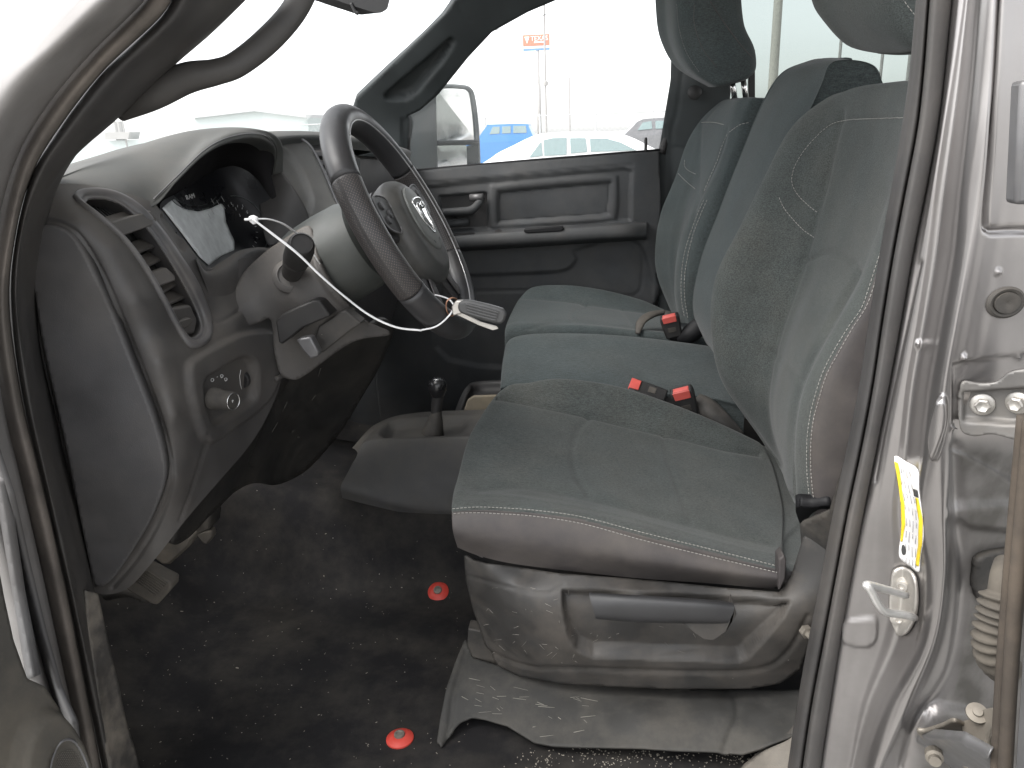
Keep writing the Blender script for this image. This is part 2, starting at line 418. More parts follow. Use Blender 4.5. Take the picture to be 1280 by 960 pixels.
def glass(name, tint=(1, 1, 1), veil=0.05, rough=0.02, vcol=(0.8, 0.85, 0.85), refl=0.5):
    m = bpy.data.materials.new(name); m.use_nodes = True; t = m.node_tree; t.nodes.remove(t.nodes['Principled BSDF'])
    N = lambda k: t.nodes.new(k); L = t.links.new; o = t.nodes['Material Output']
    tr = N('ShaderNodeBsdfTransparent'); tr.inputs[0].default_value = (*tint, 1)
    df = N('ShaderNodeBsdfTranslucent'); df.inputs[0].default_value = (*vcol, 1)
    nz = N('ShaderNodeTexNoise'); nz.inputs['Scale'].default_value = 14; nz.inputs['Detail'].default_value = 8
    mr = N('ShaderNodeMapRange'); mr.inputs['To Min'].default_value = veil*0.7; mr.inputs['To Max'].default_value = veil*1.3; L(nz.outputs[0], mr.inputs['Value'])
    m1 = N('ShaderNodeMixShader'); L(mr.outputs[0], m1.inputs[0]); L(tr.outputs[0], m1.inputs[1]); L(df.outputs[0], m1.inputs[2])
    gl = N('ShaderNodeBsdfGlossy'); gl.inputs['Roughness'].default_value = rough; fr = N('ShaderNodeFresnel'); fr.inputs[0].default_value = 1.45
    ml = N('ShaderNodeMath'); ml.operation = 'MULTIPLY'; ml.inputs[1].default_value = refl; L(fr.outputs[0], ml.inputs[0])
    m2 = N('ShaderNodeMixShader'); L(ml.outputs[0], m2.inputs[0]); L(m1.outputs[0], m2.inputs[1]); L(gl.outputs[0], m2.inputs[2]); L(m2.outputs[0], o.inputs[0])
    return m
def leather(name, col, perf=True):
    m = mat(name, col, rough=0.40, spec=0.5, grain=0.25, gscale=700, mott=0.1, dust=0.06, dscale=8)
    if perf:
        t = m.node_tree; N = lambda k: t.nodes.new(k); L = t.links.new; b = t.nodes['Principled BSDF']
        uv = N('ShaderNodeUVMap'); sp = N('ShaderNodeSeparateXYZ'); L(uv.outputs[0], sp.inputs[0])
        def sn(sock, k):
            a = N('ShaderNodeMath'); a.operation = 'MULTIPLY'; a.inputs[1].default_value = k; L(sock, a.inputs[0]); s = N('ShaderNodeMath'); s.operation = 'SINE'; L(a.outputs[0], s.inputs[0]); return s.outputs[0]
        pr = N('ShaderNodeMath'); pr.operation = 'MULTIPLY'; L(sn(sp.outputs[0], 1250), pr.inputs[0]); L(sn(sp.outputs[1], 1250), pr.inputs[1])
        gt = N('ShaderNodeMapRange'); gt.inputs['From Min'].default_value = 0.35; gt.inputs['From Max'].default_value = 0.6; L(pr.outputs[0], gt.inputs['Value'])
        mx = N('ShaderNodeMix'); mx.data_type = 'RGBA'; src = b.inputs['Base Color'].links[0].from_socket; L(gt.outputs[0], mx.inputs[0]); L(src, mx.inputs[6]); mx.inputs[7].default_value = (0.085, 0.07, 0.062, 1); L(mx.outputs[2], b.inputs['Base Color'])
        bp = N('ShaderNodeBump'); bp.inputs['Strength'].default_value = 0.6; bp.inputs['Distance'].default_value = -0.001; L(gt.outputs[0], bp.inputs['Height']); L(bp.outputs[0], b.inputs['Normal'])
    return m
DASH = mat('dash_plastic', (0.052, 0.051, 0.053), rough=0.52, spec=0.5, grain=0.35, dust=0.12, topdust=0.16)
DASHD = mat('dusty_dash_plastic', (0.050, 0.048, 0.048), rough=0.52, spec=0.5, grain=0.35, dust=0.28, topdust=0.28, dscale=5, dcol=(0.20,0.175,0.145))
PAD = mat('dash_pad', (0.050, 0.054, 0.053), rough=0.6, spec=0.45, grain=0.5, gscale=600, dust=0.2, topdust=0.1)
TRIM = mat('pillar_trim', (0.038, 0.037, 0.037), rough=0.5, spec=0.35, grain=0.3, dust=0.15, dscale=4)
BLACK = mat('black_plastic', (0.016, 0.016, 0.017), rough=0.5, spec=0.4, grain=0.2, dust=0.08)
BLACKD = mat('dusty_black_plastic', (0.02, 0.02, 0.02), rough=0.6, spec=0.35, grain=0.3, dust=0.3, dscale=9, topdust=0.1)
DEEP = mat('deep_black', (0.007, 0.007, 0.008), rough=0.6, spec=0.3)
RUB = mat('seal_rubber', (0.055, 0.053, 0.052), rough=0.6, spec=0.4, dust=0.6, dcol=(0.14, 0.125, 0.112), dscale=4, grain=0.2)
RUBD = mat('dirty_rubber', (0.09, 0.081, 0.073), rough=0.8, spec=0.3, dust=0.9, dcol=(0.23, 0.20, 0.175), dscale=7, grain=0.4, gscale=300)
FLOOR = mat('rubber_floor', (0.0095, 0.0095, 0.011), rough=0.8, spec=0.2, grain=0.5, gscale=500, dust=0.5, dcol=(0.080, 0.072, 0.060), dscale=6.5, specks=0.16, bscale=14, bstr=0.35)
FAB = fabric('seat_fabric', (0.042, 0.052, 0.053), stain=0.12)
FABD = fabric('worn_seat_fabric', (0.053, 0.060, 0.058), stain=0.30, scol=(0.10, 0.094, 0.08), sscale=6)
SIDE = mat('seat_vinyl', (0.040, 0.036, 0.037), rough=0.55, spec=0.4, grain=0.35, gscale=500, dust=0.25, dscale=6)
SHLD = mat('seat_shield_plastic', (0.025, 0.025, 0.025), rough=0.48, spec=0.45, grain=0.35, dust=0.45, dcol=(0.14, 0.12, 0.10), dscale=9, specks=0.12)
RISER = mat('riser_plastic', (0.030, 0.030, 0.029), rough=0.65, spec=0.35, grain=0.3, dust=0.5, dcol=(0.12, 0.11, 0.094), dscale=10)
DOORP = mat('door_plastic', (0.040, 0.043, 0.046), rough=0.6, spec=0.35, grain=0.3, dust=0.12)
PAINT = mat('silver_paint', (0.31, 0.298, 0.295), rough=0.30, metal=0.9, spec=0.5, coat=0.4, mott=0.05, dust=0.22, dcol=(0.20, 0.185, 0.17), dscale=4)
PAINTD = mat('dusty_silver_paint', (0.20, 0.20, 0.205), rough=0.42, metal=0.6, spec=0.5, coat=0.3, mott=0.08, dust=0.6, dcol=(0.15, 0.14, 0.128), dscale=5)
STEEL = mat('zinc_steel', (0.55, 0.53, 0.50), rough=0.38, metal=0.85, mott=0.12, dust=0.35, dcol=(0.3, 0.27, 0.22), dscale=20)
CHROME = mat('chrome', (0.75, 0.75, 0.75), rough=0.15, metal=1.0)
SATIN = mat('satin_grey_trim', (0.13, 0.13, 0.135), rough=0.35, metal=0.4, dust=0.2)
RED = mat('red_plastic', (0.55, 0.045, 0.03), rough=0.45, spec=0.5, dust=0.15)
REDB = mat('buckle_red', (0.50, 0.085, 0.07), rough=0.4)
THREAD = mat('pale_thread', (0.30, 0.29, 0.27), rough=0.9)
WHITE = mat('white_nylon', (0.75, 0.75, 0.75), rough=0.35)
GLASSM = glass('clear_glass', veil=0.035)
WSM = glass('windshield_glass', veil=0.08)
TINT = glass('tinted_glass', tint=(0.55, 0.58, 0.57), veil=0.01)
W = np.array
def PP(l, Y=None):
    return [P(p[0], p[1], p[2] if Y is None else Y) for p in l]

# ================================================================ SETTING: ground, cab floor
GR = mat('lot_concrete', (0.36, 0.35, 0.33), rough=0.9, mott=0.12, dscale=0.6)
g = Surf(W([(-1500, -800, 0), (1500, -800, 0), (1500, 2500, 0), (-1500, 2500, 0)]), [(0, 1, 2, 3)], W([(0, 0), (1, 0), (1, 1), (0, 1)]))
tag(g.build('ground', GR, smoothf=False), kind='structure')

# floor of the cab: rubber mat with toe board and transmission hump
FZ = 0.58
rows = []
for X, zs in ((-1.45, 0.50), (-1.3, 0.36), (-1.08, 0.15), (-0.92, 0.035), (-0.78, 0.0), (-0.5, 0), (-0.2, 0), (0.2, 0), (0.7, 0), (1.6, 0)):
    hump = 1.25 if X < -0.5 else 1.0
    prof = ((0.93, 0.02), (0.97, 0.005), (1.1, 0), (1.35, 0), (1.49, 0.0), (1.545, 0.05*hump), (1.60, 0.165*hump), (1.68, 0.185*hump), (1.76, 0.19*hump), (1.84, 0.19*hump), (1.95, 0.17*hump), (2.06, 0.06), (2.14, 0.005), (2.4, 0), (2.62, 0.02))
    rows.append([(X, y, FZ+zs+z) for y, z in prof])
fl = net(rows, 14, 12); fl.wobble(0.003, 9)
fl.groove([(262, 655), (330, 664), (400, 670), (470, 668)], 0.002, 4)
floor = fl.build('floor', FLOOR); tag(floor, kind='structure'); FLB = fl.bvh()

# small debris lying on the floor
CR = mat('crumbs', (0.24, 0.22, 0.185), rough=0.9)
bm = bmesh.new(); rnd = random.Random(3)
for k in range(330):
    x = rnd.uniform(135, 590); y = rnd.uniform(640, 958)
    if rnd.random() > 0.35+0.65*(y-640)/320: continue
    h = on_surf(FLB, x, y, 0.001)
    if h is None: continue
    s = rnd.uniform(0.0003, 0.0008)*(2.0 if rnd.random() < 0.06 else 1); l = s*rnd.uniform(1, 4)
    mm = Matrix.Translation(h[0]) @ Matrix.Rotation(rnd.uniform(0, 6), 4, 'Z') @ Matrix.Diagonal((l, s, s, 1))
    bmesh.ops.create_icosphere(bm, subdivisions=1, radius=1, matrix=mm)
cl_c = [(rnd.uniform(600, 980), rnd.uniform(925, 960)) for _ in range(14)]
for k in range(420):
    c_ = rnd.choice(cl_c); x = rnd.gauss(c_[0], 16); y = rnd.gauss(c_[1], 7)
    h = on_surf(FLB, x, y, 0.001)
    if h is None: continue
    s = rnd.uniform(0.0004, 0.0012)
    mm = Matrix.Translation(h[0]) @ Matrix.Rotation(rnd.uniform(0, 6), 4, 'Z') @ Matrix.Diagonal((s*rnd.uniform(1, 2.5), s, s, 1))
    bmesh.ops.create_icosphere(bm, subdivisions=1, radius=1, matrix=mm)
tag(finish(bm, 'floor_debris', CR), 'pale crumbs, lint and grit scattered over the black floor', 'debris', kind='stuff')

# ================================================================ CAB BODY
cab = thing('truck_cab', 'silver truck cab body with black seals round the open front door', 'truck cab', (0, 0.95, 0))
# driver side windshield pillar and door seal, built as long strips
keys = 12
def col(pts, Y): 
    Ys = Y if isinstance(Y, (list, tuple)) else [Y]*len(pts)
    return [P(x, y, yy) for (x, y), yy in zip(pts, Ys)]
A0 = col([(190, -60), (135, -25), (105, 0), (50, 53), (0, 98), (-50, 165), (-80, 260), (-90, 380), (-70, 500), (-45, 620), (-5, 740), (60, 980)], 0.80)
A0b = [p+W([-0.05, 0.08, 0.02]) for p in A0]
A1 = col([(232, -60), (170, -25), (130, 5), (75, 58), (22, 110), (-20, 180), (-50, 265), (-55, 380), (-38, 500), (-10, 620), (22, 740), (85, 980)], 0.79)
A2 = col([(245, -60), (190, -25), (155, 10), (97, 66), (45, 125), (4, 195), (-20, 275), (-28, 380), (-14, 500), (8, 600), (36, 740), (98, 980)], 0.835)
A2b = col([(258, -60), (205, -25), (168, 14), (108, 73), (57, 135), (20, 200), (-2, 280), (-10, 380), (3, 500), (26, 600), (58, 740), (110, 980)], 0.875)
c = net([A0b, A0, A1, A2, A2b], 6, 6); c.F = [f for f in c.F]; c.orient()
outer = c.build('windshield_pillar', mat('pillar_paint', (0.22, 0.212, 0.208), rough=0.5, metal=0.15, coat=0.0, dust=0.5, dcol=(0.19, 0.175, 0.16), dscale=5), cab)
B0 = col([(256, -60), (203, -25), (166, 13), (106, 72), (55, 133), (18, 198), (-4, 279), (-12, 380), (2, 500), (24, 600), (56, 740), (108, 980)], 0.885)
B1 = col([(268, -60), (212, -25), (178, 18), (118, 80), (66, 145), (32, 205), (12, 283), (0, 380), (15, 500), (38, 600), (70, 740), (118, 980)], 0.865)
B2 = col([(280, -60), (228, -25), (196, 20), (128, 83), (77, 147), (40, 210), (18, 285), (8, 380), (24, 500), (48, 600), (80, 740), (127, 980)], 0.875)
B3 = col([(284, -60), (232, -25), (200, 22), (132, 86), (81, 150), (43, 212), (21, 287), (12, 380), (28, 500), (52, 600), (84, 740), (131, 980)], 0.90)
c = net([B0, B1, B2, B3], 6, 6); 
c.build('door_seal', RUBD, cab)
D0 = col([(283, -60), (231, -25), (199, 21), (131, 85), (80, 149), (42, 211), (20, 286), (11, 380), (27, 500), (51, 600), (83, 740), (130, 980)], 0.905)
D1 = col([(292, -60), (244, -25), (212, 26), (142, 92), (90, 156), (50, 216), (27, 290), (20, 380), (36, 500), (58, 600), (90, 740), (140, 980)], 0.885)
D2 = col([(306, -60), (262, -25), (232, 28), (158, 102), (104, 165), (60, 222), (31, 292), (24, 380), (44, 500), (68, 600), (98, 740), (150, 980)], 0.91)
D3 = col([(326, -60), (290, -25), (262, 30), (185, 104), (125, 166), (76, 216), (44, 285), (36, 390), (58, 520), (84, 630), (112, 745), (163, 980)], 0.945)
D4 = col([(352, -60), (326, -22), (279, 27), (210, 88), (150, 143), (98, 186), (62, 262), (46, 400), (74, 540), (100, 650), (122, 760), (172, 975)], 1.0)
D5 = [p+W([-0.07, 0.05, 0.0]) for p in D4]
c = net([D0, D1, D2, D3, D4, D5], 6, 6); c.wobble(0.0012, 25)
c.build('pillar_trim', TRIM, cab)
sl_ = sheet([(106, 738), (122, 742), (136, 800), (150, 860), (162, 915), (180, 985), (140, 985), (130, 920), (118, 840)], [(110, 740, 0.93), (124, 742, 0.945), (170, 960, 0.935), (140, 980, 0.875), (122, 850, 0.905)], 3, sm=False)
sl_.wobble(0.004, 30, 2); sl_.build('sill_trim', mat('scuffed_sill', (0.035, 0.034, 0.034), rough=0.55, dust=1.0, dcol=(0.17, 0.15, 0.125), dscale=14, bscale=40, bstr=0.5), cab, solid=0.004)
# grab handle on the pillar
hp = [(150, 140, 1.0), (190, 118, 0.985), (232, 98, 0.985), (270, 90, 0.99), (297, 80, 1.0), (335, 50, 1.03), (368, 12, 1.06), (385, -30, 1.07), (385, -60, 1.06)]
tube('grab_handle', PP(hp), [0.012, 0.019, 0.0185, 0.0155, 0.0155, 0.0165, 0.0165, 0.018, 0.018], TRIM, cab, seg=18, flat=0.8, updir=(0, 1, 0))
# roof header, roof, passenger side frame
HL = mat('headliner_cloth', (0.30, 0.30, 0.29), rough=0.95, grain=0.3)
box('headliner', (-0.40, 0.95, 2.10), (1.6, 2.66, 2.14), HL, cab, 0.01)
box('roof_panel', (-0.42, 0.86, 2.15), (1.62, 2.70, 2.19), PAINT, cab, 0.01)
box('rear_wall', (1.55, 0.95, 0.55), (1.6, 2.6, 1.45), DOORP, cab, 0.01)
box('firewall', (-1.5, 0.95, 0.4), (-1.46, 2.62, 1.35), DEEP, cab, 0)
box('outer_side', (-1.5, 2.64, 0.5), (-0.82, 2.70, 1.36), PAINT, cab, 0.01)
box('rear_side', (0.24, 2.66, 0.5), (1.6, 2.70, 1.42), PAINT, cab, 0.01)
box('kick_panel', (-1.46, 2.55, 0.5), (-0.72, 2.63, 1.36), DOORP, cab, 0.01)
box('floor_pan', (-1.45, 0.96, 0.40), (1.6, 2.62, 0.53), DEEP, cab, 0)
box('fender', (-2.5, 0.86, 0.55), (-0.86, 0.97, 1.32), PAINT, cab, 0.04)
box('rear_corner', (1.45, 0.88, 0.5), (1.6, 0.95, 2.12), PAINT, cab, 0.02)
box('rear_seat_base', (0.95, 1.05, 0.6), (1.5, 2.5, 1.0), FAB, cab, 0.04)
box('rocker_panel', (-1.3, 0.90, 0.36), (1.3, 0.95, 0.57), PAINTD, cab, 0.01)
# windshield
ws = [P(60, 235, 1.02), P(330, -40, 1.05)+W([0, 0, 0.05]), W([-0.42, 2.5, 1.88]), P(440, 150, 2.5)]
wsb = W([(-1.15, 1.0, 1.44), (-0.36, 1.05, 2.10), (-0.36, 2.5, 2.10), (-1.15, 2.5, 1.44)])
Surf(wsb, [(0, 1, 2, 3)], W([(0, 0), (0, 1), (1, 1), (1, 0)])).build('windshield', WSM, cab)
# passenger side windshield pillar (far side)
FP = mat('far_pillar_trim', (0.030, 0.035, 0.036), rough=0.6, grain=0.2, spec=0.4)
pil = sheet([(446, 122), (470, 100), (520, 52), (556, 18), (575, -8), (585, -40), (760, -40), (705, -4), (660, 15), (615, 40), (585, 72), (548, 118), (525, 138), (508, 146), (508, 215), (400, 215), (425, 180), (440, 140)],
            [(446, 122, 2.46), (575, 0, 2.44), (600, 60, 2.52), (510, 145, 2.53), (540, 90, 2.47), (700, 0, 2.52), (480, 140, 2.5), (500, 200, 2.53), (560, 60, 2.46), (410, 210, 2.5)], 3, sm=False)
pil.emboss([(482, 121), (505, 99), (540, 70), (562, 50), (566, 54), (556, 72), (535, 98), (517, 118), (500, 124)], -0.035, 3)
pil.emboss([(507, 148), (509, 212), (502, 212), (502, 150)], -0.01, 2, sm=False)
pil.groove([(481, 122), (500, 127), (518, 122)], 0.003, 1.2)
pil.groove([(572, 4), (580, 18), (592, 26)], 0.004, 1.5)
pil.build('passenger_pillar', FP, cab, solid=0.03)
# roof rail above the passenger window
tube('roof_rail', PP([(575, -30, 2.5), (660, -45, 2.55), (760, -60, 2.55), (860, -70, 2.55), (1200, -90, 2.55)]), 0.05, FP, cab, seg=10)
# centre pillar passenger side with belt anchor
sheet([(842, -60), (930, -60), (918, 70), (912, 128), (905, 200), (880, 420), (822, 430), (823, 192), (838, 100)], [(842, 0, 2.54), (920, 0, 2.5), (830, 190, 2.55), (900, 120, 2.46), (850, 400, 2.52), (870, 100, 2.46)], 3, sm=False).groove([(856, 70), (846, 140), (838, 190), (836, 400)], 0.006, 2).groove([(838, 186), (850, 186), (865, 187)], 0.004, 1.2).build('centre_pillar', FP, cab, solid=0.04)
lathe('belt_anchor', P(868, 116, 2.44), (0, -1, 0), [(0.02, 0), (0.02, 0.008), (0.014, 0.012), (0.0, 0.013)], BLACK, cab)
# rear window divider and rear passenger side glass
prism('window_divider', PP([(936, 60), (944, 62), (944, 135), (936, 135)], 2.6), (0, 0.02, 0), BLACK, cab, 0.002)
prism('rear_side_glass', [(0.38, 2.63, 1.42), (1.5, 2.63, 1.42), (1.42, 2.60, 2.12), (0.38, 2.60, 2.12)], (0, 0.004, 0), TINT, cab, 0)

# ---- B pillar of the driver side
ky = [-60, 0, 90, 160, 240, 320, 400, 480, 560, 640, 720, 800, 880, 960, 1010]
def colx(xs, Y):
    Ys = Y if isinstance(Y, (list, tuple)) else [Y]*len(ky)
    return [P(x, y, yy) for x, y, yy in zip(xs, ky, Ys)]
s_in = [1155, 1147, 1139, 1129, 1115, 1101, 1088, 1076, 1060, 1043, 1028, 1012, 998, 986, 980]
s_mid = [1168, 1162, 1155, 1147, 1132, 1117, 1104, 1092, 1077, 1060, 1045, 1030, 1015, 1003, 997]
s_out = [1196, 1190, 1181, 1172, 1157, 1141, 1127, 1112, 1096, 1080, 1065, 1051, 1038, 1026, 1020]
L = lambda a, b, t: [p+(q-p)*t for p, q in zip(a, b)]
R0 = [p+W([0.07, 0.10, 0]) for p in colx(s_in, 0.99)]
lipb = net([R0, colx(s_in, 1.0), colx([x+3 for x in s_in], 0.975), colx([x-3 for x in s_mid], 0.965), colx(s_mid, 0.985)], 5, 5)
lipb.build('pillar_seal_lip', TRIM, cab)
sealb = net([colx([x-1 for x in s_mid], 0.985), colx([x+3 for x in s_mid], 0.95), colx(L(s_mid, s_out, 0.5), 0.945), colx([x-2 for x in s_out], 0.95), colx([x+1 for x in s_out], 0.965)], 5, 5)
sealb.build('pillar_seal', RUB, cab)
o1 = [x+18 for x in s_out]
band0 = [1208, 1203, 1190, 1179, 1167, 1157, 1145, 1131, 1122, 1113, 1116, 1102, 1075, 1060, 1050]
band1 = [1226, 1221, 1214, 1206, 1196, 1187, 1173, 1159, 1150, 1143, 1151, 1142, 1102, 1076, 1066]
rid0 = [1235, 1229, 1222, 1214, 1204, 1195, 1181, 1167, 1157, 1150, 1159, 1150, 1112, 1084, 1072]
rid1 = [1255, 1249, 1243, 1234, 1224, 1210, 1195, 1181, 1174, 1172, 1174, 1162, 1128, 1095, 1082]
far1 = [1300, 1290, 1285, 1280, 1262, 1250, 1235, 1220, 1205, 1195, 1192, 1180, 1150, 1110, 1095]
f2 = [1345]*15
Yr = [0.93]*15
rows = [colx([x-3 for x in s_out], 0.985), colx([x+1 for x in s_out], 0.955), colx(L(s_out, band0, 0.5), 0.945), colx(band0, 0.94), colx(L(band0, band1, 0.5), 0.935), colx(band1, 0.905), colx(rid0, 0.885), colx(rid1, 0.872),
        colx(L(rid1, far1, 0.5), 0.873), colx(far1, [0.875]*8+[0.885, 0.9, 0.905, 0.905, 0.90, 0.895, 0.89]), colx(L(far1, f2, 0.4), [0.885]*8+[0.91, 0.93, 0.94, 0.94, 0.93, 0.92, 0.91]), colx(f2, [0.93]*8+[0.96, 0.99, 1.0, 1.0, 1.0, 0.98, 0.98])]
bp = net(rows, 17, 26)
bp.groove([(1250, -40), (1244, 80), (1238, 200), (1232, 275), (1236, 287), (1245, 289), (1262, 288), (1300, 288)], 0.008, 3.2)
bp.emboss([(1172, 505), (1176, 497), (1182, 500), (1181, 530), (1172, 568), (1166, 570), (1164, 545)], 0.012, 6)
bp.emboss([(1054, 790), (1056, 776), (1090, 772), (1096, 778), (1094, 800), (1080, 808), (1056, 803)], 0.004, 3)
for x, y in ((1205, 447), (1275, 448), (1192, 535), (1248, 340), (1148, 430)): bp.emboss([(x-4, y), (x, y-4), (x+4, y), (x, y+4)], 0.004, 3)
bp.emboss([(1192, 455), (1300, 440), (1300, 620), (1192, 560)], -0.004, 6, sm=False)
bp.emboss([(1200, 630), (1300, 630), (1300, 660), (1200, 655)], 0.008, 14)
bp.groove([(1150, 330), (1130, 420), (1113, 500), (1101, 560), (1094, 600)], 0.002, 3)
bp.groove([(1196, 560), (1200, 640), (1206, 740), (1190, 840), (1150, 900), (1130, 960)], 0.006, 7)
bp.emboss([(1152, 940), (1150, 905), (1165, 885), (1190, 882), (1215, 890), (1235, 920), (1240, 980), (1160, 980)], 0.012, 12)
bp.wobble(0.0008, 14)
PG = mat('grimy_shaded_paint', (0.32, 0.306, 0.302), rough=0.30, metal=0.9, spec=0.5, coat=0.25, mott=0.05, dust=0.22, dcol=(0.20, 0.185, 0.17), dscale=4)
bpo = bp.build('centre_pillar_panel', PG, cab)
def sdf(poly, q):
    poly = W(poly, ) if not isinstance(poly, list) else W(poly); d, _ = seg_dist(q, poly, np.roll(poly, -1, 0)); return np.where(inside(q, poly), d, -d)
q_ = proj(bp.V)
g1 = np.clip(sdf([(1186, 555), (1300, 555), (1420, 620), (1420, 1100), (1120, 1100), (1150, 930), (1180, 870), (1200, 800), (1207, 740), (1200, 650)], q_)/26+0.5, 0, 1)*0.93  # dark lower jamb: rear-door shade painted in together with grime
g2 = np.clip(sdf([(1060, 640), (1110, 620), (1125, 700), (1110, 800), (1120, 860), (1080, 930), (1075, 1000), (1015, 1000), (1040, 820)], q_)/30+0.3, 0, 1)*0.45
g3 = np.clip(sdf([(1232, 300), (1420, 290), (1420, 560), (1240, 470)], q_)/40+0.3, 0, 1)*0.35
at_ = bpo.data.attributes.new('grime_shade', 'FLOAT', 'POINT'); at_.data.foreach_set('value', np.maximum(np.maximum(g1, g2), g3).astype(np.float32))
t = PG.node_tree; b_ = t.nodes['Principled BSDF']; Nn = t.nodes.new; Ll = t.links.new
an = Nn('ShaderNodeAttribute'); an.attribute_name = 'grime_shade'; nz = Nn('ShaderNodeTexNoise'); nz.inputs['Scale'].default_value = 22; nz.inputs['Detail'].default_value = 8
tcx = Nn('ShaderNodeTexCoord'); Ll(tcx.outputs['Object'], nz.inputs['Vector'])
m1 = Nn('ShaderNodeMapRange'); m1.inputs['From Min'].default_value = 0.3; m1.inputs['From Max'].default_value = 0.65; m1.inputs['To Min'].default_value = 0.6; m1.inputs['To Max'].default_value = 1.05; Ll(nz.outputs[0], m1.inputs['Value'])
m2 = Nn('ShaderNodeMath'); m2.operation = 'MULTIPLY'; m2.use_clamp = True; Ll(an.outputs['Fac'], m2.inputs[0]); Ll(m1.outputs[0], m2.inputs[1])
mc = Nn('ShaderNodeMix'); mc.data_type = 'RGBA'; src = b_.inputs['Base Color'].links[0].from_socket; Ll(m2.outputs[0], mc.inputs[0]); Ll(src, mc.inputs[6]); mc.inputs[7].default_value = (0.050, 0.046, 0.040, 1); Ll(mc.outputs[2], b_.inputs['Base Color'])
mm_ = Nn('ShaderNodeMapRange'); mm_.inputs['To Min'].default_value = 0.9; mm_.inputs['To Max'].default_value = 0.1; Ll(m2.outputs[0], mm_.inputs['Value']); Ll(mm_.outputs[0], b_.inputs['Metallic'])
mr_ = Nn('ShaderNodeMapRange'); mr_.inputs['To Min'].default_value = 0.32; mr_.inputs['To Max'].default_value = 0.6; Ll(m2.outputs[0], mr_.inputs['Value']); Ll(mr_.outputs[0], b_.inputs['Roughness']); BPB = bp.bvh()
# inner base of the pillar (dark trim behind the seat)
sheet([(1000, 655), (1036, 640), (1060, 560), (1075, 600), (1030, 900), (1000, 960), (985, 985), (905, 985), (930, 955), (960, 930), (985, 915), (1004, 890), (1008, 800)], [(1000, 655, 1.12), (1036, 640, 1.08), (1070, 590, 1.02), (1000, 900, 1.06), (920, 970, 1.02), (990, 980, 1.0), (1010, 780, 1.12)], 4, sm=False).build('pillar_lower_trim', BLACKD, cab, solid=0.01)
cl = sheet([(908, 990), (925, 962), (950, 942), (985, 925), (1003, 912), (1006, 940), (995, 990)], [(915, 980, 1.0), (950, 945, 1.03), (1000, 915, 1.02), (1000, 980, 0.98), (960, 970, 0.985)], 3); cl.wobble(0.003, 30)
cl.build('carpet_flap', mat('dusty_carpet', (0.13, 0.12, 0.105), rough=0.95, grain=0.8, gscale=500, dust=0.5, dscale=9), cab, solid=0.006)
# hole plug, warning label, striker, hinge brackets
pl = on_surf(BPB, 1257, 378, 0.0)
pq = pl[0]; nrm = pl[1]
lathe('plug', pq-nrm*0.002, nrm, [(0.022, 0), (0.022, 0.003), (0.019, 0.005), (0.0155, 0.004), (0.0155, 0.002), (0.0145, 0.002), (0.0145, 0.006), (0.007, 0.0065), (0.0, 0.004)], BLACKD, cab, sq=0.8)
LAB = mat('label_paper', (0.72, 0.71, 0.70), rough=0.45, mott=0.04)
YEL = mat('label_yellow', (0.75, 0.56, 0.03), rough=0.45, mott=0.05)
INK = mat('label_ink', (0.05, 0.05, 0.05), rough=0.6)
lab = decal('warning_label', BPB, smooth([(1118, 570), (1133, 577), (1148, 587), (1149, 612), (1153, 640), (1155, 670), (1151, 700), (1149, 715), (1137, 707), (1124, 696), (1125, 676), (1130, 650), (1128, 625), (1122, 598)], 3), LAB, cab, off=0.0010)
def strip(name, a, m, off=0.0019): return decal(name, BPB, a, m, lab, off=off, res=2.0, thick=0.0003)
strip('yellow_stripe', [(1118, 576), (1122, 578), (1127, 603), (1132, 630), (1133, 655), (1129, 676), (1125.5, 676), (1128, 655), (1127, 630), (1122, 603)], YEL)
strip('yellow_stripe', [(1146, 622), (1149.5, 623), (1154.5, 650), (1154, 680), (1150, 708), (1145.5, 706), (1149.5, 680), (1150, 650)], YEL)
strip('warning_mark', [(1143, 611), (1149, 613), (1149.6, 622), (1144.5, 620)], INK)
strip('round_symbol', smooth([(1127, 683), (1130, 680), (1133.5, 685), (1133, 692), (1129.5, 693), (1127, 689)], 3), INK)
specs = []
for k, off in enumerate((0.0, 4.2, 8.4, 12.6, 16.0)):
    y = 583
    while y < 700:
        yy = y+off*0.5; xb = np.interp(yy, [570, 600, 630, 655, 680, 700], [1124, 1128, 1133.5, 1135.5, 1133.5, 1134])+off
        y2 = yy+random.uniform(5, 14)
        xb2 = np.interp(y2, [570, 600, 630, 655, 680, 700], [1124, 1128, 1133.5, 1135.5, 1133.5, 1134])+off
        if xb < 1148 and not (k == 4 and y < 625):
            a, b = on_surf(BPB, xb, yy, 0.0022), on_surf(BPB, xb2, y2, 0.0022)
            if a and b: specs.append(([a[0], b[0]], 0.00035))
        y += 16
GREYI = mat('grey_ink', (0.22, 0.22, 0.24), rough=0.6)
join_tubes('fine_print', specs, GREYI, lab, seg=4)

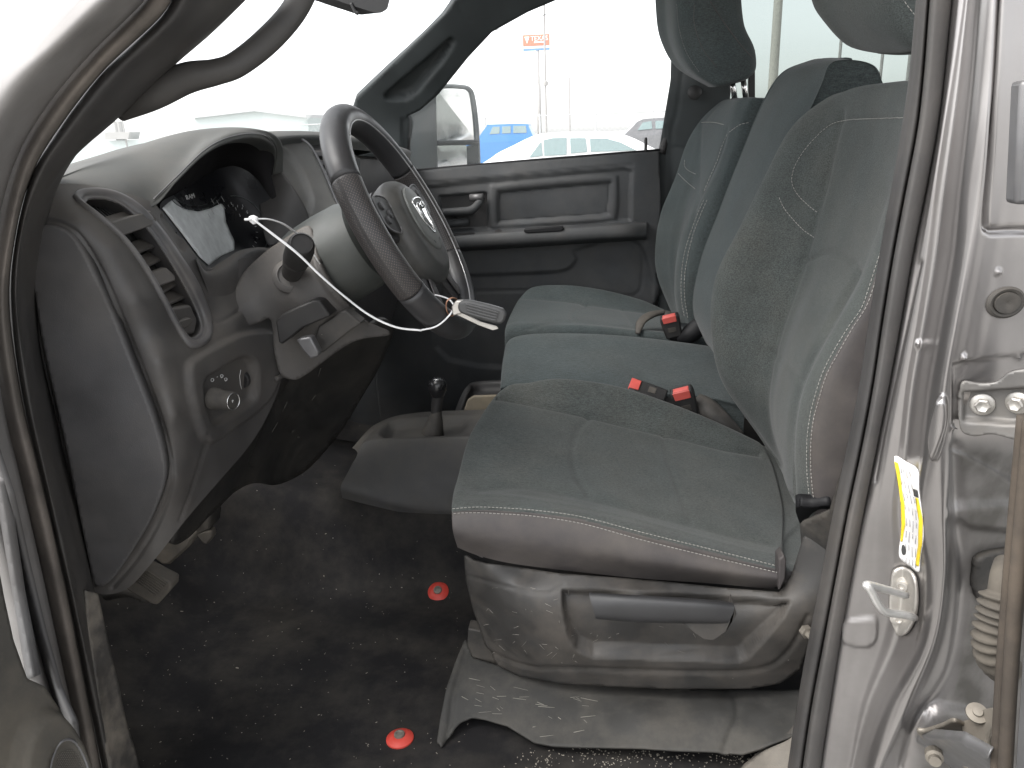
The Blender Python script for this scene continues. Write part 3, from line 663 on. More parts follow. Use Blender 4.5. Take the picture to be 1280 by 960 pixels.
plate = decal('striker_plate', BPB, smooth([(1113, 722), (1118, 710), (1130, 707), (1145, 716), (1150, 735), (1149, 765), (1141, 786), (1130, 795), (1118, 786), (1111, 765)], 3), STEEL, cab, off=0.006, res=2.5, thick=0.004)
for x, y in ((1130, 728), (1122, 769)):
    h = on_surf(BPB, x, y, 0.006)
    lathe('screw', h[0], h[1], [(0.0105, 0), (0.0105, 0.002), (0.007, 0.003), (0.007, 0.0055), (0.004, 0.006), (0.003, 0.004), (0, 0.004)], STEEL, plate, seg=18)
s0 = PP([(1143, 772, 0.900), (1128, 768, 0.86), (1104, 763, 0.83), (1088, 738, 0.815), (1084, 731, 0.815), (1104, 736, 0.84), (1132, 744, 0.885)])
tube('striker_loop', s0, 0.0048, mat('bright_zinc', (0.7, 0.69, 0.67), rough=0.32, metal=0.6), plate, seg=10)
# upper door hinge bracket
def bracket(poly, Y, dY, mt, nm, rim=True):
    o = extr(nm, poly, Y, dY, mt, cab, 0.002, 3); return o
up = sheet([(1203, 478), (1225, 480), (1245, 478), (1262, 466), (1285, 462), (1330, 462), (1330, 570), (1290, 556), (1262, 548), (1240, 543), (1215, 545), (1200, 535), (1200, 500)],
            [(1203, 478, 0.872), (1203, 535, 0.868), (1280, 500, 0.845), (1330, 500, 0.82), (1240, 510, 0.862)], 2.5)
up.emboss([(1205, 492), (1290, 486), (1330, 486), (1330, 530), (1290, 532), (1205, 526)], -0.012, 5, sm=False)
upo = up.build('door_hinge_bracket', mat('painted_hinge', (0.17, 0.165, 0.16), rough=0.4, metal=0.5, dust=0.7, dcol=(0.15, 0.135, 0.115), dscale=10), cab, solid=0.005)
UB = up.bvh()
for x, y in ((1228, 505), (1273, 503)):
    h = on_surf(UB, x, y, 0.0); a = h[1]+W([-0.1, 0, 0])
    lathe('hinge_bolt', h[0], a, [(0.0125, 0), (0.0125, 0.0025), (0.010, 0.004)], STEEL, upo, seg=24)
    lathe('bolt_head', h[0]+a*0.004, a, [(0.0082, 0), (0.0082, 0.006), (0.0065, 0.0075), (0.0045, 0.0065), (0, 0.0055)], STEEL, upo, seg=6)
# lower hinge with check arm
HG = mat('dirty_zinc', (0.24, 0.22, 0.19), rough=0.5, metal=0.6, dust=0.7, dcol=(0.18, 0.155, 0.125), dscale=14)
lo = sheet([(1146, 915), (1158, 914), (1178, 908), (1192, 902), (1207, 908), (1206, 915), (1195, 918), (1178, 928), (1162, 930)], [(1146, 915, 0.82), (1207, 908, 0.76), (1180, 915, 0.80)], 2).build('check_arm', HG, cab, solid=0.004)
sheet([(1203, 903), (1215, 898), (1222, 890), (1245, 885), (1250, 905), (1238, 912), (1232, 925), (1231, 937), (1224, 941), (1210, 930), (1204, 920)], [(1203, 903, 0.76), (1250, 900, 0.72), (1225, 938, 0.73)], 2).build('hinge_leaf', HG, cab, solid=0.006)
sheet([(1146, 918), (1200, 925), (1235, 945), (1245, 990), (1144, 990)], [(1146, 918, 0.85), (1240, 980, 0.8)], 4, sm=False).build('lower_hinge_bracket', PAINTD, cab, solid=0.01)
lathe('hinge_pin', P(1221, 892, 0.745), W([-0.15, -0.5, 0.85]), [(0.0045, -0.02), (0.0045, 0), (0.0112, 0), (0.0112, 0.003), (0.005, 0.004), (0.005, 0.007), (0, 0.0075)], HG, cab, seg=20)
lathe('hinge_ring', P(1233, 920, 0.74), W([-0.9, -0.4, 0.1]), [(0.012, 0), (0.012, 0.004), (0.007, 0.005), (0, 0.005)], HG, cab, seg=20)
for x, y in ((1167, 941), (1213, 948)):
    lathe('hinge_bolt', P(x, y, 0.83), (-0.3, -1, 0.1), [(0.0105, 0), (0.0105, 0.01), (0.007, 0.012), (0.007, 0.018), (0.0, 0.018)], HG, cab, seg=20)
# rubber grommet and wiring boot running to the rear door
gp = decal('wire_grommet', BPB, smooth([(1214, 700), (1222, 690), (1245, 684), (1275, 684), (1290, 700), (1290, 745), (1262, 760), (1225, 752), (1213, 730)], 3), BLACKD, cab, off=0.012, res=3, thick=0.01)
BT = mat('boot_rubber', (0.07, 0.062, 0.052), rough=0.8, dust=0.6, dcol=(0.13, 0.112, 0.088), dscale=12)
pth = catmull(PP([(1256, 705, 0.83), (1252, 720, 0.80), (1248, 745, 0.79), (1243, 770, 0.785), (1238, 795, 0.78), (1242, 820, 0.78), (1255, 835, 0.80)]), 14)
rd = W([0.0115 if i < 26 else (0.0165+0.0035*math.sin(i*1.15)) for i in range(len(pth))])
tube('wiring_boot', pth, rd, BT, cab, raw=True, seg=16)

# ================================================================ rear door edge (open), right border
RUBR = mat('door_edge_rubber', (0.045, 0.038, 0.032), rough=0.75, spec=0.3, dust=0.8, dcol=(0.12, 0.095, 0.072), dscale=9, grain=0.3)
rdoor = thing('rear_door', 'open silver rear door whose hinged edge shows at the right border', 'door', (0.42, 0.75, 0.6))
prism('door_edge', [P(1262, 1020, 0.60), P(1296, 480, 0.60), P(1500, 480, 0.60), P(1500, 1020, 0.60)], (0.0, -0.035, 0), PAINTD, rdoor, 0.006)
tube('edge_seal', [P(1244, 1010, 0.635), P(1252, 860, 0.635), P(1262, 730, 0.635), P(1270, 640, 0.635), P(1281, 520, 0.635)], 0.0062, RUBR, rdoor, seg=8)
tube('inner_seal', [P(1254, 1010, 0.62), P(1262, 860, 0.62), P(1271, 730, 0.62), P(1279, 640, 0.62), P(1290, 520, 0.62)], 0.0066, RUBR, rdoor, seg=8)
prism('door_skin_edge', PP([(1277, 100), (1350, 100), (1350, 256), (1269, 256)], 0.72), (0.0, 0.02, 0), SATIN, rdoor, 0.004)

prism('door_body', [(0.56, 0.60, 0.45), (0.68, 0.60, 0.45), (0.85, -0.5, 0.45), (0.73, -0.5, 0.45)], (0, 0, 1.0), PAINT, rdoor, 0.01)
# ================================================================ driver door (open), lower left
DKP = mat('dark_silver_paint', (0.10, 0.10, 0.103), rough=0.5, metal=0.4, dust=0.6, dcol=(0.11, 0.10, 0.092), dscale=5)  # silver paint with a much darker base and a dust layer
fdoor = thing('front_door', 'open driver door with black inner panel and round speaker grille', 'door', (-0.9, 0.6, 0.4))
dp = sheet([(-40, 640), (-5, 690), (5, 745), (17, 800), (34, 848), (56, 858), (78, 892), (98, 930), (122, 985), (100, 1100), (-200, 1100), (-200, 640)], [(0, 740, 0.70), (98, 930, 0.72), (120, 985, 0.71), (-150, 700, 0.58), (-150, 1050, 0.56), (0, 1000, 0.62), (40, 900, 0.68)], 4, sm=False)
dp.emboss([(15, 985), (22, 930), (38, 900), (60, 888), (82, 905), (100, 940), (112, 1000), (60, 1080), (15, 1060)], 0.018, 10)
dp.emboss([(60, 985), (66, 945), (80, 930), (98, 934), (110, 965), (112, 1000), (90, 1050), (62, 1030)], -0.006, 3)
dp.build('door_panel', mat('door_panel_dusty', (0.04, 0.038, 0.034), rough=0.7, dust=0.55, dcol=(0.15, 0.13, 0.1), topdust=0.15, grain=0.3, dscale=6), fdoor, solid=0.02)
DB = dp.bvh()
specs = []
for ix in range(-2, 26):
    for iy in range(0, 26):
        x = 68+ix*2.4+(iy % 2)*1.2; y = 936+iy*2.2
        if inside(W([[x, y]]), smooth([(68, 985), (71, 948), (82, 938), (97, 941), (107, 965), (108, 1000), (90, 1040), (68, 1020)], 3))[0]:
            h = on_surf(DB, x, y, 0.0005)
            if h is not None: specs.append(([h[0], h[0]+h[1]*0.0008], 0.0006))
if specs: join_tubes('speaker_grille', specs, mat('grille_dots', (0.11, 0.10, 0.09), rough=0.7), fdoor, seg=5)
sg = [on_surf(DB, x, y, 0.0) for x, y in smooth([(60, 1000), (64, 955), (76, 928), (94, 928), (110, 960), (116, 1000)], 5, False)]
tube('grille_ring', [s[0] for s in sg if s is not None], 0.0016, SATIN, fdoor, raw=True, seg=6)
sheet([(-30, 560), (0, 600), (10, 660), (22, 740), (34, 800), (42, 846), (34, 850), (15, 800), (4, 745), (-6, 690), (-40, 640)], [(0, 600, 0.76), (40, 850, 0.76)], 4, sm=False).build('door_shell_edge', DKP, fdoor, solid=0.008)
prism('door_body', [(-0.66, 0.60, 0.45), (-0.76, 0.62, 0.45), (-1.05, -0.5, 0.45), (-0.95, -0.5, 0.45)], (0, 0, 0.98), DOORP, fdoor, 0.01)
# silver door jamb by the front hinge
sheet([(-60, 520), (-8, 560), (12, 620), (30, 700), (52, 790), (72, 860), (92, 905), (102, 990), (90, 990), (60, 900), (40, 850), (20, 780), (0, 690), (-60, 600)], [(-30, 560, 0.82), (90, 960, 0.82), (20, 700, 0.80)], 4, sm=False).build('front_jamb', DKP, cab, solid=0.006)

# ================================================================ PASSENGER DOOR
pd = thing('passenger_door', 'closed grey passenger door with armrest, map pocket recess and clear window', 'door', (-0.2, 2.55, 0.6))
poly = [(508, 215), (560, 209.5), (640, 203), (720, 197), (790, 191), (824, 188.5), (826, 260), (820, 350), (815, 440), (760, 500), (480, 560), (470, 480), (480, 300)]
dpn = sheet(poly, [(508, 215, 2.53), (640, 203, 2.53), (824, 188, 2.53), (640, 215, 2.50), (530, 226, 2.50), (800, 205, 2.50), (640, 300, 2.50), (800, 300, 2.50), (520, 300, 2.50), (640, 400, 2.51), (800, 400, 2.51), (500, 520, 2.51), (700, 480, 2.51)], 2.2, sm=False)
dpn.emboss([(532, 233), (560, 230), (640, 222), (720, 215), (782, 210), (790, 214), (788, 276), (740, 282), (640, 287), (545, 293), (532, 280)], -0.012, 4, sm=False)
dpn.emboss([(622, 243), (630, 238), (700, 231), (758, 227), (764, 232), (762, 262), (755, 270), (690, 275), (628, 279), (622, 274)], -0.014, 4)
dpn.emboss([(613, 236), (625, 231), (700, 223), (762, 219), (772, 226), (770, 272), (757, 276), (690, 281), (622, 286), (614, 280)], 0.006, 3)
dpn.emboss([(549, 246), (608, 241), (609, 284), (552, 287)], -0.022, 3, sm=False)
dpn.emboss([(553, 262), (592, 259), (592, 268), (553, 271)], 0.022, 3, sm=False)
dpn.groove([(530, 229.5), (600, 224), (700, 214), (790, 206)], 0.004, 1.5)
dpn.emboss([(560, 340), (580, 344), (660, 342), (705, 338), (720, 325), (722, 312), (800, 306), (800, 440), (560, 450)], -0.010, 5)
dpn.groove([(585, 365), (640, 363.5), (700, 362)], 0.004, 1.3)
dpn.groove([(805, 300), (803, 350), (795, 368), (770, 372)], 0.003, 1.6)
dpn.build('door_panel', DOORP, pd, solid=0.03)
# armrest shelf
ar = [(505, 299), (560, 295), (640, 290), (720, 284), (795, 279), (807, 283), (805, 296), (795, 301), (720, 305), (640, 309), (560, 313), (510, 316)]
arm = net([PP([(x, y0, Y) for x, y0, _ in zip([505, 560, 640, 720, 780, 808], [297, 294, 288, 283, 279, 280], range(6))]) if False else PP(list(zip([500, 560, 640, 720, 780, 808], ys, Ys))) for ys, Ys in (
    ([297, 291.5, 285.5, 280.5, 277, 277], [2.51]*5+[2.5]), ([301, 295, 289, 284, 280, 279], [2.445]*5+[2.46]), ([304, 298, 292, 287, 283, 281], [2.43]*5+[2.45]), ([312, 306, 301, 296, 293, 290], [2.425]*5+[2.45]), ([318, 312, 307, 302, 298, 296], [2.44]*5+[2.46]), ([322, 316, 311, 306, 302, 300], [2.51]*6))], 5, 8)
arm.build('armrest', DOORP, pd)
AB = arm.bvh()
prism('switch_slot', PP([(562, 293.5), (592, 291.5), (592, 294.5), (562, 297)], 2.44), (0, 0.02, 0), DEEP, pd, 0.001)
prism('pull_cup', PP([(655, 286.5), (703, 283), (705, 286), (701, 289), (660, 291.5), (655, 290)], 2.425), (0, 0.02, 0), DEEP, pd, 0.002)
lathe('window_switch', P(623, 290.5, 2.455), (0, -0.3, 1), [(0.02, 0), (0.018, 0.004), (0.0, 0.005)], BLACK, pd, sq=0.6)
# door handle: bezel recess and lever
extr('handle_bezel', [(549, 246), (608, 241), (609, 284), (552, 287)], 2.515, 0.01, BLACK, pd, 0.002)
tube('door_handle', PP([(553, 265, 2.47), (575, 264, 2.47), (590, 262, 2.475), (600, 252, 2.485), (603, 247, 2.49)]), [0.011, 0.012, 0.013, 0.012, 0.011], DOORP, pd, seg=12)
tube('handle_rail', PP([(588, 247, 2.49), (604, 246, 2.48)]), 0.011, SATIN, pd, seg=10, raw=True)
tube('lower_rail', PP([(556, 280, 2.49), (586, 277, 2.49)]), 0.012, DOORP, pd, seg=10, raw=True)
lathe('lock_knob', P(807, 189, 2.52), (0, 0, 1), [(0.005, 0), (0.005, 0.035), (0.0035, 0.04), (0, 0.041)], BLACK, pd, seg=10)
# window frame and glass
tube('window_frame', PP([(827, 192, 2.55), (838, 150, 2.55), (847, 95, 2.55), (852, 30, 2.54), (855, -40, 2.54)]), 0.013, BLACK, pd, seg=8)
tube('front_sash', PP([(510, 213, 2.56), (510, 180, 2.56), (509.5, 145, 2.56)]), 0.008, BLACK, pd, seg=8)
prism('window_glass', PP([(506, 214), (830, 188), (850, 60), (858, -60), (620, -60), (540, 110), (506, 145)], 2.565), (0, 0.004, 0), GLASSM, pd, 0)
tube('glass_sweep', PP([(508, 214, 2.545), (640, 202.5, 2.545), (826, 187.5, 2.545)]), 0.005, DEEP, pd, seg=6)
box('door_outer_skin', (-0.78, 2.66, 0.55), (0.22, 2.70, 1.44), PAINT, pd, 0.01)
# towing mirror outside the window
MH = mat('mirror_housing', (0.022, 0.030, 0.032), rough=0.55, specks=0.05, dust=0.15)
mir = sheet([(505, 142), (520, 132), (545, 112), (546, 160), (548, 240), (500, 240)], [(510, 150, 2.86), (545, 115, 2.90), (545, 200, 2.9), (505, 200, 2.84)], 3, sm=False).build('side_mirror', MH, pd, solid=0.05)
tube('mirror_frame', PP([(543, 240, 2.93), (543, 170, 2.93), (543, 115, 2.93), (552, 108.5, 2.96), (575, 108.5, 3.02), (587, 112, 3.05), (592, 125, 3.06), (596, 160, 3.07), (598, 200, 3.07), (598, 240, 3.07)]), 0.0085, mat('mirror_rim', (0.13, 0.14, 0.14), rough=0.5), mir, seg=10)
tube('mirror_divider', PP([(545, 179, 2.94), (570, 178.5, 3.0), (597, 178, 3.06)]), 0.009, BLACK, mir, seg=8)
MG = mat('mirror_glass', (0.85, 0.87, 0.87), rough=0.03, metal=1.0, mott=0.02)
prism('main_glass', [P(545, 111, 2.945), P(588, 113, 3.055), P(596, 176, 3.075), P(546, 177, 2.95)], (-0.01, 0.012, 0), MG, mir, 0)
prism('lower_glass', [P(546, 181, 2.95), P(583, 181, 3.04), P(585, 240, 3.04), P(548, 240, 2.95)], (-0.01, 0.012, 0), MG, mir, 0)
sheet([(583, 182), (598, 180), (598, 240), (580, 240)], [(590, 200, 3.055)], 3, sm=False).build('mirror_bracket', MH, mir, solid=0.03)
def yxc(x, y, X): return (x, y, min(PX(x, y, X)[1], 1.60))
def PC(x, y, X): q = yxc(x, y, X); return P(*q)
def PX(x, y, X):
    d = ray(x, y); return CAM + d*(X-CAM[0])/d[0]
def yx(x, y, X): return (x, y, PX(x, y, X)[1])
# ================================================================ DASHBOARD
dash = thing('dashboard', 'dusty dark grey dashboard with instrument hood, vents and light switch', 'dashboard', (-0.8, 1.7, 0.9))
e1 = [(57, 233, 1.02), (100, 231, 1.06), (150, 240, 1.10), (190, 254, 1.14), (222, 223, 1.20), (253, 193, 1.27), (280, 177, 1.33), (310, 169.5, 1.42), (333, 173, 1.52), (345, 188, 1.60), (341, 218, 1.62)]
e2 = [(58, 229, 1.03), (105, 214, 1.11), (155, 208, 1.17), (200, 207, 1.21), (228, 203, 1.24), (256, 180, 1.30), (284, 167, 1.36), (312, 164, 1.44), (336, 170, 1.53), (347, 186, 1.60), (344, 218, 1.62)]
e3 = [(62, 225, 1.05), (108, 206, 1.14), (165, 188, 1.24), (213, 174, 1.31), (242, 165.5, 1.35), (267, 160.5, 1.39), (292, 159, 1.44), (318, 161.5, 1.50), (340, 168, 1.57), (351, 184, 1.62), (352, 215, 1.63)]
r1, r2, r3 = PP(e1), PP(e2), PP(e3)
r0 = [p+W([-0.03, 0, -0.012]) for p in r1]
pad = net([r0, [a+W([-0.004, 0, -0.006]) for a in r1], r1, r2, r3, [p+W([-0.08, 0, -0.012]) for p in r3], [p+W([-0.2, 0, -0.05]) for p in r3], [W([min(p[0]-0.3, -0.95), p[1], 1.40]) for p in r3]], 8, 8)
pad.build('top_pad', PAD, dash); PB = pad.bvh()
seam('pad_seam', PB, [(192, 249), (224, 218), (254, 189), (281, 173.5), (310, 167), (332, 170), (343, 184)], 0.0009, SATIN, dash, off=0.0002)
# dash top continuing to the passenger side
ptop = net([PP([(343, 184, 1.62), (372, 179, 1.72), (410, 184, 1.84), (470, 190, 2.1), (512, 200, 2.5)]), PP([(345, 170, 1.62), (372, 168, 1.72), (410, 169, 1.84), (470, 176, 2.1), (512, 188, 2.5)]), [p+W([-0.08, 0, 0.0]) for p in PP([(345, 166, 1.62), (372, 165, 1.72), (410, 166, 1.84), (470, 172, 2.1), (512, 186, 2.5)])],
            [p+W([-0.4, 0, -0.06]) for p in PP([(345, 166, 1.62), (372, 165, 1.72), (410, 166, 1.84), (470, 172, 2.1), (512, 186, 2.5)])]], 6, 8)
ptop.build('passenger_side_pad', PAD, dash)
prism('passenger_side_shell', [P(345, 184, 1.66), P(512, 200, 2.52), P(512, 330, 2.52), P(470, 470, 2.1), P(400, 520, 1.8), P(350, 300, 1.66)], (-0.3, 0.03, 0), DASH, dash, 0.01)

# left body of the dash with the end panel
sh = sheet([(34, 300), (38, 275), (50, 246), (58, 232), (100, 230), (150, 239), (190, 253), (203, 266), (248, 323), (262, 336), (285, 330), (310, 322), (345, 330), (352, 400), (348, 440), (350, 480), (320, 545), (275, 600), (232, 650), (196, 696), (160, 735), (125, 742), (112, 720), (80, 560), (50, 420)],
           [(34, 295, 0.985), (60, 240, 1.01), (100, 232, 1.055), (150, 241, 1.10), (190, 254, 1.14), (100, 275, 0.99), (140, 310, 1.0), (172, 375, 1.0), (200, 450, 1.0), (222, 520, 1.0), (222, 600, 1.005), (190, 690, 1.01), (60, 400, 1.02), (110, 600, 1.03), (110, 450, 1.03), (155, 590, 1.04), (170, 520, 1.03), (140, 430, 1.025), (80, 340, 1.01), (150, 660, 1.02), (125, 740, 1.0),
            (230, 300, 1.185), (260, 334, 1.23), (240, 340, 1.175), (200, 290, 1.13), (160, 262, 1.085), (190, 350, 1.055), (225, 420, 1.08), (263, 400, 1.19), (300, 340, 1.30), (345, 340, 1.38), (345, 400, 1.36), (300, 400, 1.24), (330, 410, 1.32), (270, 430, 1.15), (240, 460, 1.07), (235, 520, 1.045), (340, 440, 1.31), (335, 480, 1.30), (310, 520, 1.25), (270, 560, 1.12), (240, 610, 1.06)], 2.2)
sh.wobble(0.0008, 18)
# vent bezel and opening
bez = [(91, 246), (100, 239), (125, 237), (150, 243), (175, 258), (200, 285), (222, 316), (245, 352), (259, 385), (265, 408), (262, 425), (248, 435), (236, 434), (222, 415), (205, 382), (180, 338), (155, 303), (125, 275), (100, 256)]
inner = [(108, 254), (118, 249), (140, 252), (160, 263), (186, 290), (210, 325), (233, 365), (247, 395), (250, 412), (243, 421), (234, 418), (212, 380), (185, 333), (158, 298), (132, 274)]
# switch pod
sh.emboss([(232, 462), (240, 449), (270, 432), (300, 418), (330, 415), (345, 425), (350, 455), (340, 490), (318, 515), (272, 548), (256, 552), (246, 535), (235, 495)], 0.010, 6)
sh.emboss([(258, 478), (275, 464), (300, 449), (314, 447), (322, 460), (322, 490), (315, 505), (288, 522), (270, 530), (262, 515)], -0.016, 5)
sh.emboss([(203, 268), (214, 278), (228, 298), (231, 310), (226, 312), (214, 294), (202, 276)], -0.004, 2)
sh.groove([(34, 277), (60, 276), (82, 281), (103, 298), (128, 340), (150, 390), (178, 460), (200, 520), (214, 570), (215, 605), (200, 650), (170, 700), (140, 735)], 0.004, 1.6)
sh.groove([(262, 400), (275, 402), (300, 388), (312, 370)], 0.003, 2)
sh.groove([(262, 540), (240, 610), (225, 650)], 0.003, 1.5)
SB = sh.bvh()
bez_s, inn_s = smooth(bez, 6), smooth(inner, 6)
sh.hole(inn_s); sho = sh.build('shell', DASHD, dash)
pass
# end panel: proud cover with a soft edge
ep = sheet([(36, 292), (50, 282), (72, 284), (92, 298), (116, 340), (138, 388), (166, 458), (190, 520), (204, 570), (205, 602), (190, 646), (162, 694), (138, 726), (122, 733), (114, 715), (84, 565), (52, 420)],
           [(36, 292, 0.972), (90, 298, 0.976), (138, 388, 0.982), (190, 520, 0.974), (204, 590, 0.976), (160, 696, 0.99), (124, 733, 0.985), (60, 400, 0.970), (110, 500, 0.965), (140, 600, 0.967), (110, 350, 0.970)], 3)
ep.wobble(0.0008, 12)
ep.build('end_panel', DASH, dash, solid=0.02)
# raised vent surround: a ring from the shell over a soft crest into the opening
def resamp(c, n):
    c = np.vstack([c, c[:1]]); d = np.concatenate([[0], np.cumsum(np.linalg.norm(np.diff(c, axis=0), axis=1))])
    t = np.linspace(0, d[-1], n+1)[:-1]; return np.stack([np.interp(t, d, c[:, k]) for k in (0, 1)], 1)
def lift(c, off):
    out = []
    for x, y in c:
        h = on_surf(SB, x, y, 0.0); out.append(h[0]+h[1]*off)
    return out
NB = 72; rb, ri = resamp(bez_s, NB), resamp(inn_s, NB); inw = W([-0.045, 0.030, -0.012])
ring = [lift(rb, -0.002), lift(rb, 0.003), lift(rb*0.8+ri*0.2, 0.0065), lift(rb*0.45+ri*0.55, 0.005), lift(rb*0.35+ri*0.65, 0.0015), lift(rb*0.05+ri*0.95, 0.001)]
ring.append([p+inw*0.3 for p in ring[-1]]); ring.append([p+inw for p in ring[-2]])
rg = net(ring, 3, 1, cv=True); BZ = mat('bezel_grey', (0.075, 0.075, 0.08), rough=0.35, spec=0.5, dust=0.3, topdust=0.2, dscale=10)
ro = rg.build('vent_bezel', BZ, dash)
# vent
vent = thing  # parts live under the dash
VB = mat('vent_black', (0.010, 0.010, 0.010), rough=0.7)
cen_ = W([p+inw*0.9 for p in ring[5]]).mean(0)
vs_ = net([[p+inw*0.9 for p in ring[5]], [cen_+(p+inw*0.9-cen_)*0.5 for p in ring[5]], [cen_+(p-cen_)*0.01 for p in ring[5]]], 2, 1, cv=True).build('air_vent', VB, dash, solid=0.004)
def slat(x0, y0, x1, y1, w_=9, Y0=1.045, Y1=1.125, m=DASHD, dz=0.016):
    a, b = P(x0, y0, Y0), P(x1, y1, Y1)
    d = W([0.004, 0, 0]); up = W([-0.010, 0, dz])
    return prism('slat', [a, b, b+W([-0.022, 0, 0.010]), a+W([-0.022, 0, 0.010])], (0, 0, -0.0045), m, vs_, 0.0015)
slat(138, 283, 191, 266, Y0=1.03, Y1=1.13); 
for (a, b, c_, d) in ((163, 318, 200, 303), (173, 337, 207, 320), (196, 368, 224, 352), (204, 382, 233, 369), (212, 398, 243, 384)):
    slat(a, b, c_, d, Y0=1.05+(b-300)*0.0003, Y1=1.135+(b-300)*0.0004)
prism('top_slat', [P(139, 278, 1.03), P(188, 263, 1.12), P(196, 273, 1.12), P(196, 280, 1.12), P(152, 296, 1.035)], (-0.012, 0.004, 0.0), DASHD, vs_, 0.002)
prism('slider', [P(183, 343, 1.06), P(208, 334, 1.11), P(219, 344, 1.11), P(220, 351, 1.11), P(199, 359, 1.065), P(192, 355, 1.06)], (-0.012, 0.006, 0.0), DASHD, vs_, 0.003)
prism('lower_slider', [P(222, 408, 1.08), P(226, 401, 1.085), P(238, 397, 1.11), P(241, 401, 1.11), P(238, 406, 1.11), P(226, 412, 1.085)], (-0.01, 0.006, 0.0), DASHD, vs_, 0.002)
prism('lower_cover', [P(207, 386, 1.065), P(238, 381, 1.14), P(247, 400, 1.15), P(243, 418, 1.13), P(232, 418, 1.09)], (-0.012, 0.006, 0.0), DASHD, vs_, 0.004)
for k in range(4):
    tube('vane', PP([(118+k*6, 258+k*1.5, 1.09), (140+k*8, 276+k*2, 1.09)]), 0.0008, SATIN, vs_, raw=True, seg=6)

# instrument cluster
fx = -0.745
cf = [(200, 262), (224, 240), (258, 216), (300, 207), (326, 222), (344, 246), (360, 270), (345, 300), (320, 318), (262, 335), (246, 322)]
cl_ = sheet(cf, [yxc(200, 262, fx+0.02), yxc(262, 206, fx-0.04), yxc(300, 195, fx-0.03), yxc(262, 335, fx+0.04), yxc(320, 318, fx+0.04), yxc(360, 268, fx+0.03), yxc(290, 260, fx)], 3).build('instrument_cluster', mat('cluster_black', (0.012, 0.012, 0.014), rough=0.3, spec=0.4), dash)
cs = Surf(W([tuple(v.co) for v in cl_.data.vertices]), [tuple(p.vertices) for p in cl_.data.polygons], None); CB = cs.bvh()
# hood lining: from the arc down to the cluster
hin = net([PP(e1[3:]), [a+(b-a)*0.5+W([-0.01, 0, 0.01]) for a, b in zip(PP(e1[3:]), [PC(*q, fx-0.03) for q in [(200, 262), (222, 236), (250, 212), (275, 199), (300, 196), (325, 206), (342, 228), (352, 240)]])],
           [PC(*q, fx-0.03) for q in [(200, 264), (222, 244), (250, 224), (275, 212), (300, 210), (320, 222), (336, 244), (350, 262)]]], 6, 6)
hin.build('hood_lining', mat('hood_lining', (0.012, 0.011, 0.012), rough=0.7, spec=0.25), dash)
GLARE = mat('glare_white', (0.82, 0.85, 0.85), coat=0.6, rough=0.35, mott=0.12, dscale=18)  # pale colour stands for the sky glare on the cluster lens
decal('display_glare', CB, [(201.5, 260.6), (209, 254), (217, 249), (229, 261.5), (246.7, 265), (262, 261), (276, 254.4), (279, 258), (282, 279), (287, 291), (292, 301), (292, 313), (276, 320), (260, 332), (248.5, 321.7), (226, 292)], GLARE, cl_, off=0.002, res=3)
WM = mat('dial_marks', (0.6, 0.6, 0.6), rough=0.5)
h = on_surf(CB, 236, 247, 0.0035); hl_, hr_ = on_surf(CB, 222, 252, 0.0035), on_surf(CB, 243, 246, 0.0035)
text_on('dial_lettering', 'RAM', h[0], hr_[0]-hl_[0], W([-0.2, 0.0, 1]), 0.0125, WM, cl_, sx=1.9)
def arc_on(bv, c, rx, ry, a0, a1, n, nm, rad, m, par, rot=0, off=0.002):
    L_ = []
    for k in range(n):
        t = math.radians(a0+(a1-a0)*k/(n-1)); u, v = rx*math.cos(t), ry*math.sin(t)
        x = c[0]+u*math.cos(rot)-v*math.sin(rot); y = c[1]+u*math.sin(rot)+v*math.cos(rot); q = on_surf(bv, x, y, off)
        if q: L_.append(q[0])
    if len(L_) > 2: return tube(nm, L_, rad, m, par, raw=True, seg=5)
GR2 = mat('gauge_ring', (0.10, 0.11, 0.11), rough=0.3, metal=0.5)
arc_on(CB, (243, 238), 34, 25, 10, 175, 24, 'gauge_ring', 0.0012, GR2, cl_)
arc_on(CB, (243, 238), 29, 20, 10, 175, 24, 'gauge_ring', 0.0008, GR2, cl_)
arc_on(CB, (300, 285), 32, 42, -75, 60, 24, 'gauge_ring', 0.0010, GR2, cl_, rot=-0.5)
ticks = []
for k in range(13):
    t = math.radians(-95+k*14)
    for rr in ((0.72, 0.80),):
        pq_ = []
        for r_ in rr:
            u, v = 30*r_*math.cos(t), 40*r_*math.sin(t); x = 296+u*math.cos(-0.5)-v*math.sin(-0.5); y = 286+u*math.sin(-0.5)+v*math.cos(-0.5); q = on_surf(CB, x, y, 0.0025); pq_.append(q)
        if all(pq_): ticks.append(([pq_[0][0], pq_[1][0]], 0.0005))
for (x, y) in ((262, 249), (269, 251), (258, 268), (275, 246), (262, 262)):
    a, b = on_surf(CB, x, y, 0.0035), on_surf(CB, x+4, y+7, 0.0035)
    if a and b: ticks.append(([a[0], b[0]], 0.0006))
if ticks: merge(join_tubes('dial_ticks', ticks, WM, cl_, seg=4), cl_)
# numerals round the right dial
for ch, x, y in (('1', 288, 255), ('2', 294, 262), ('3', 299, 270), ('4', 303, 258), ('5', 309, 266)):
    q = on_surf(CB, x, y, 0.003)
    if q: text_on('dial_numeral', ch, q[0], hr_[0]-hl_[0], W([-0.2, 0, 1]), 0.008, WM, cl_)
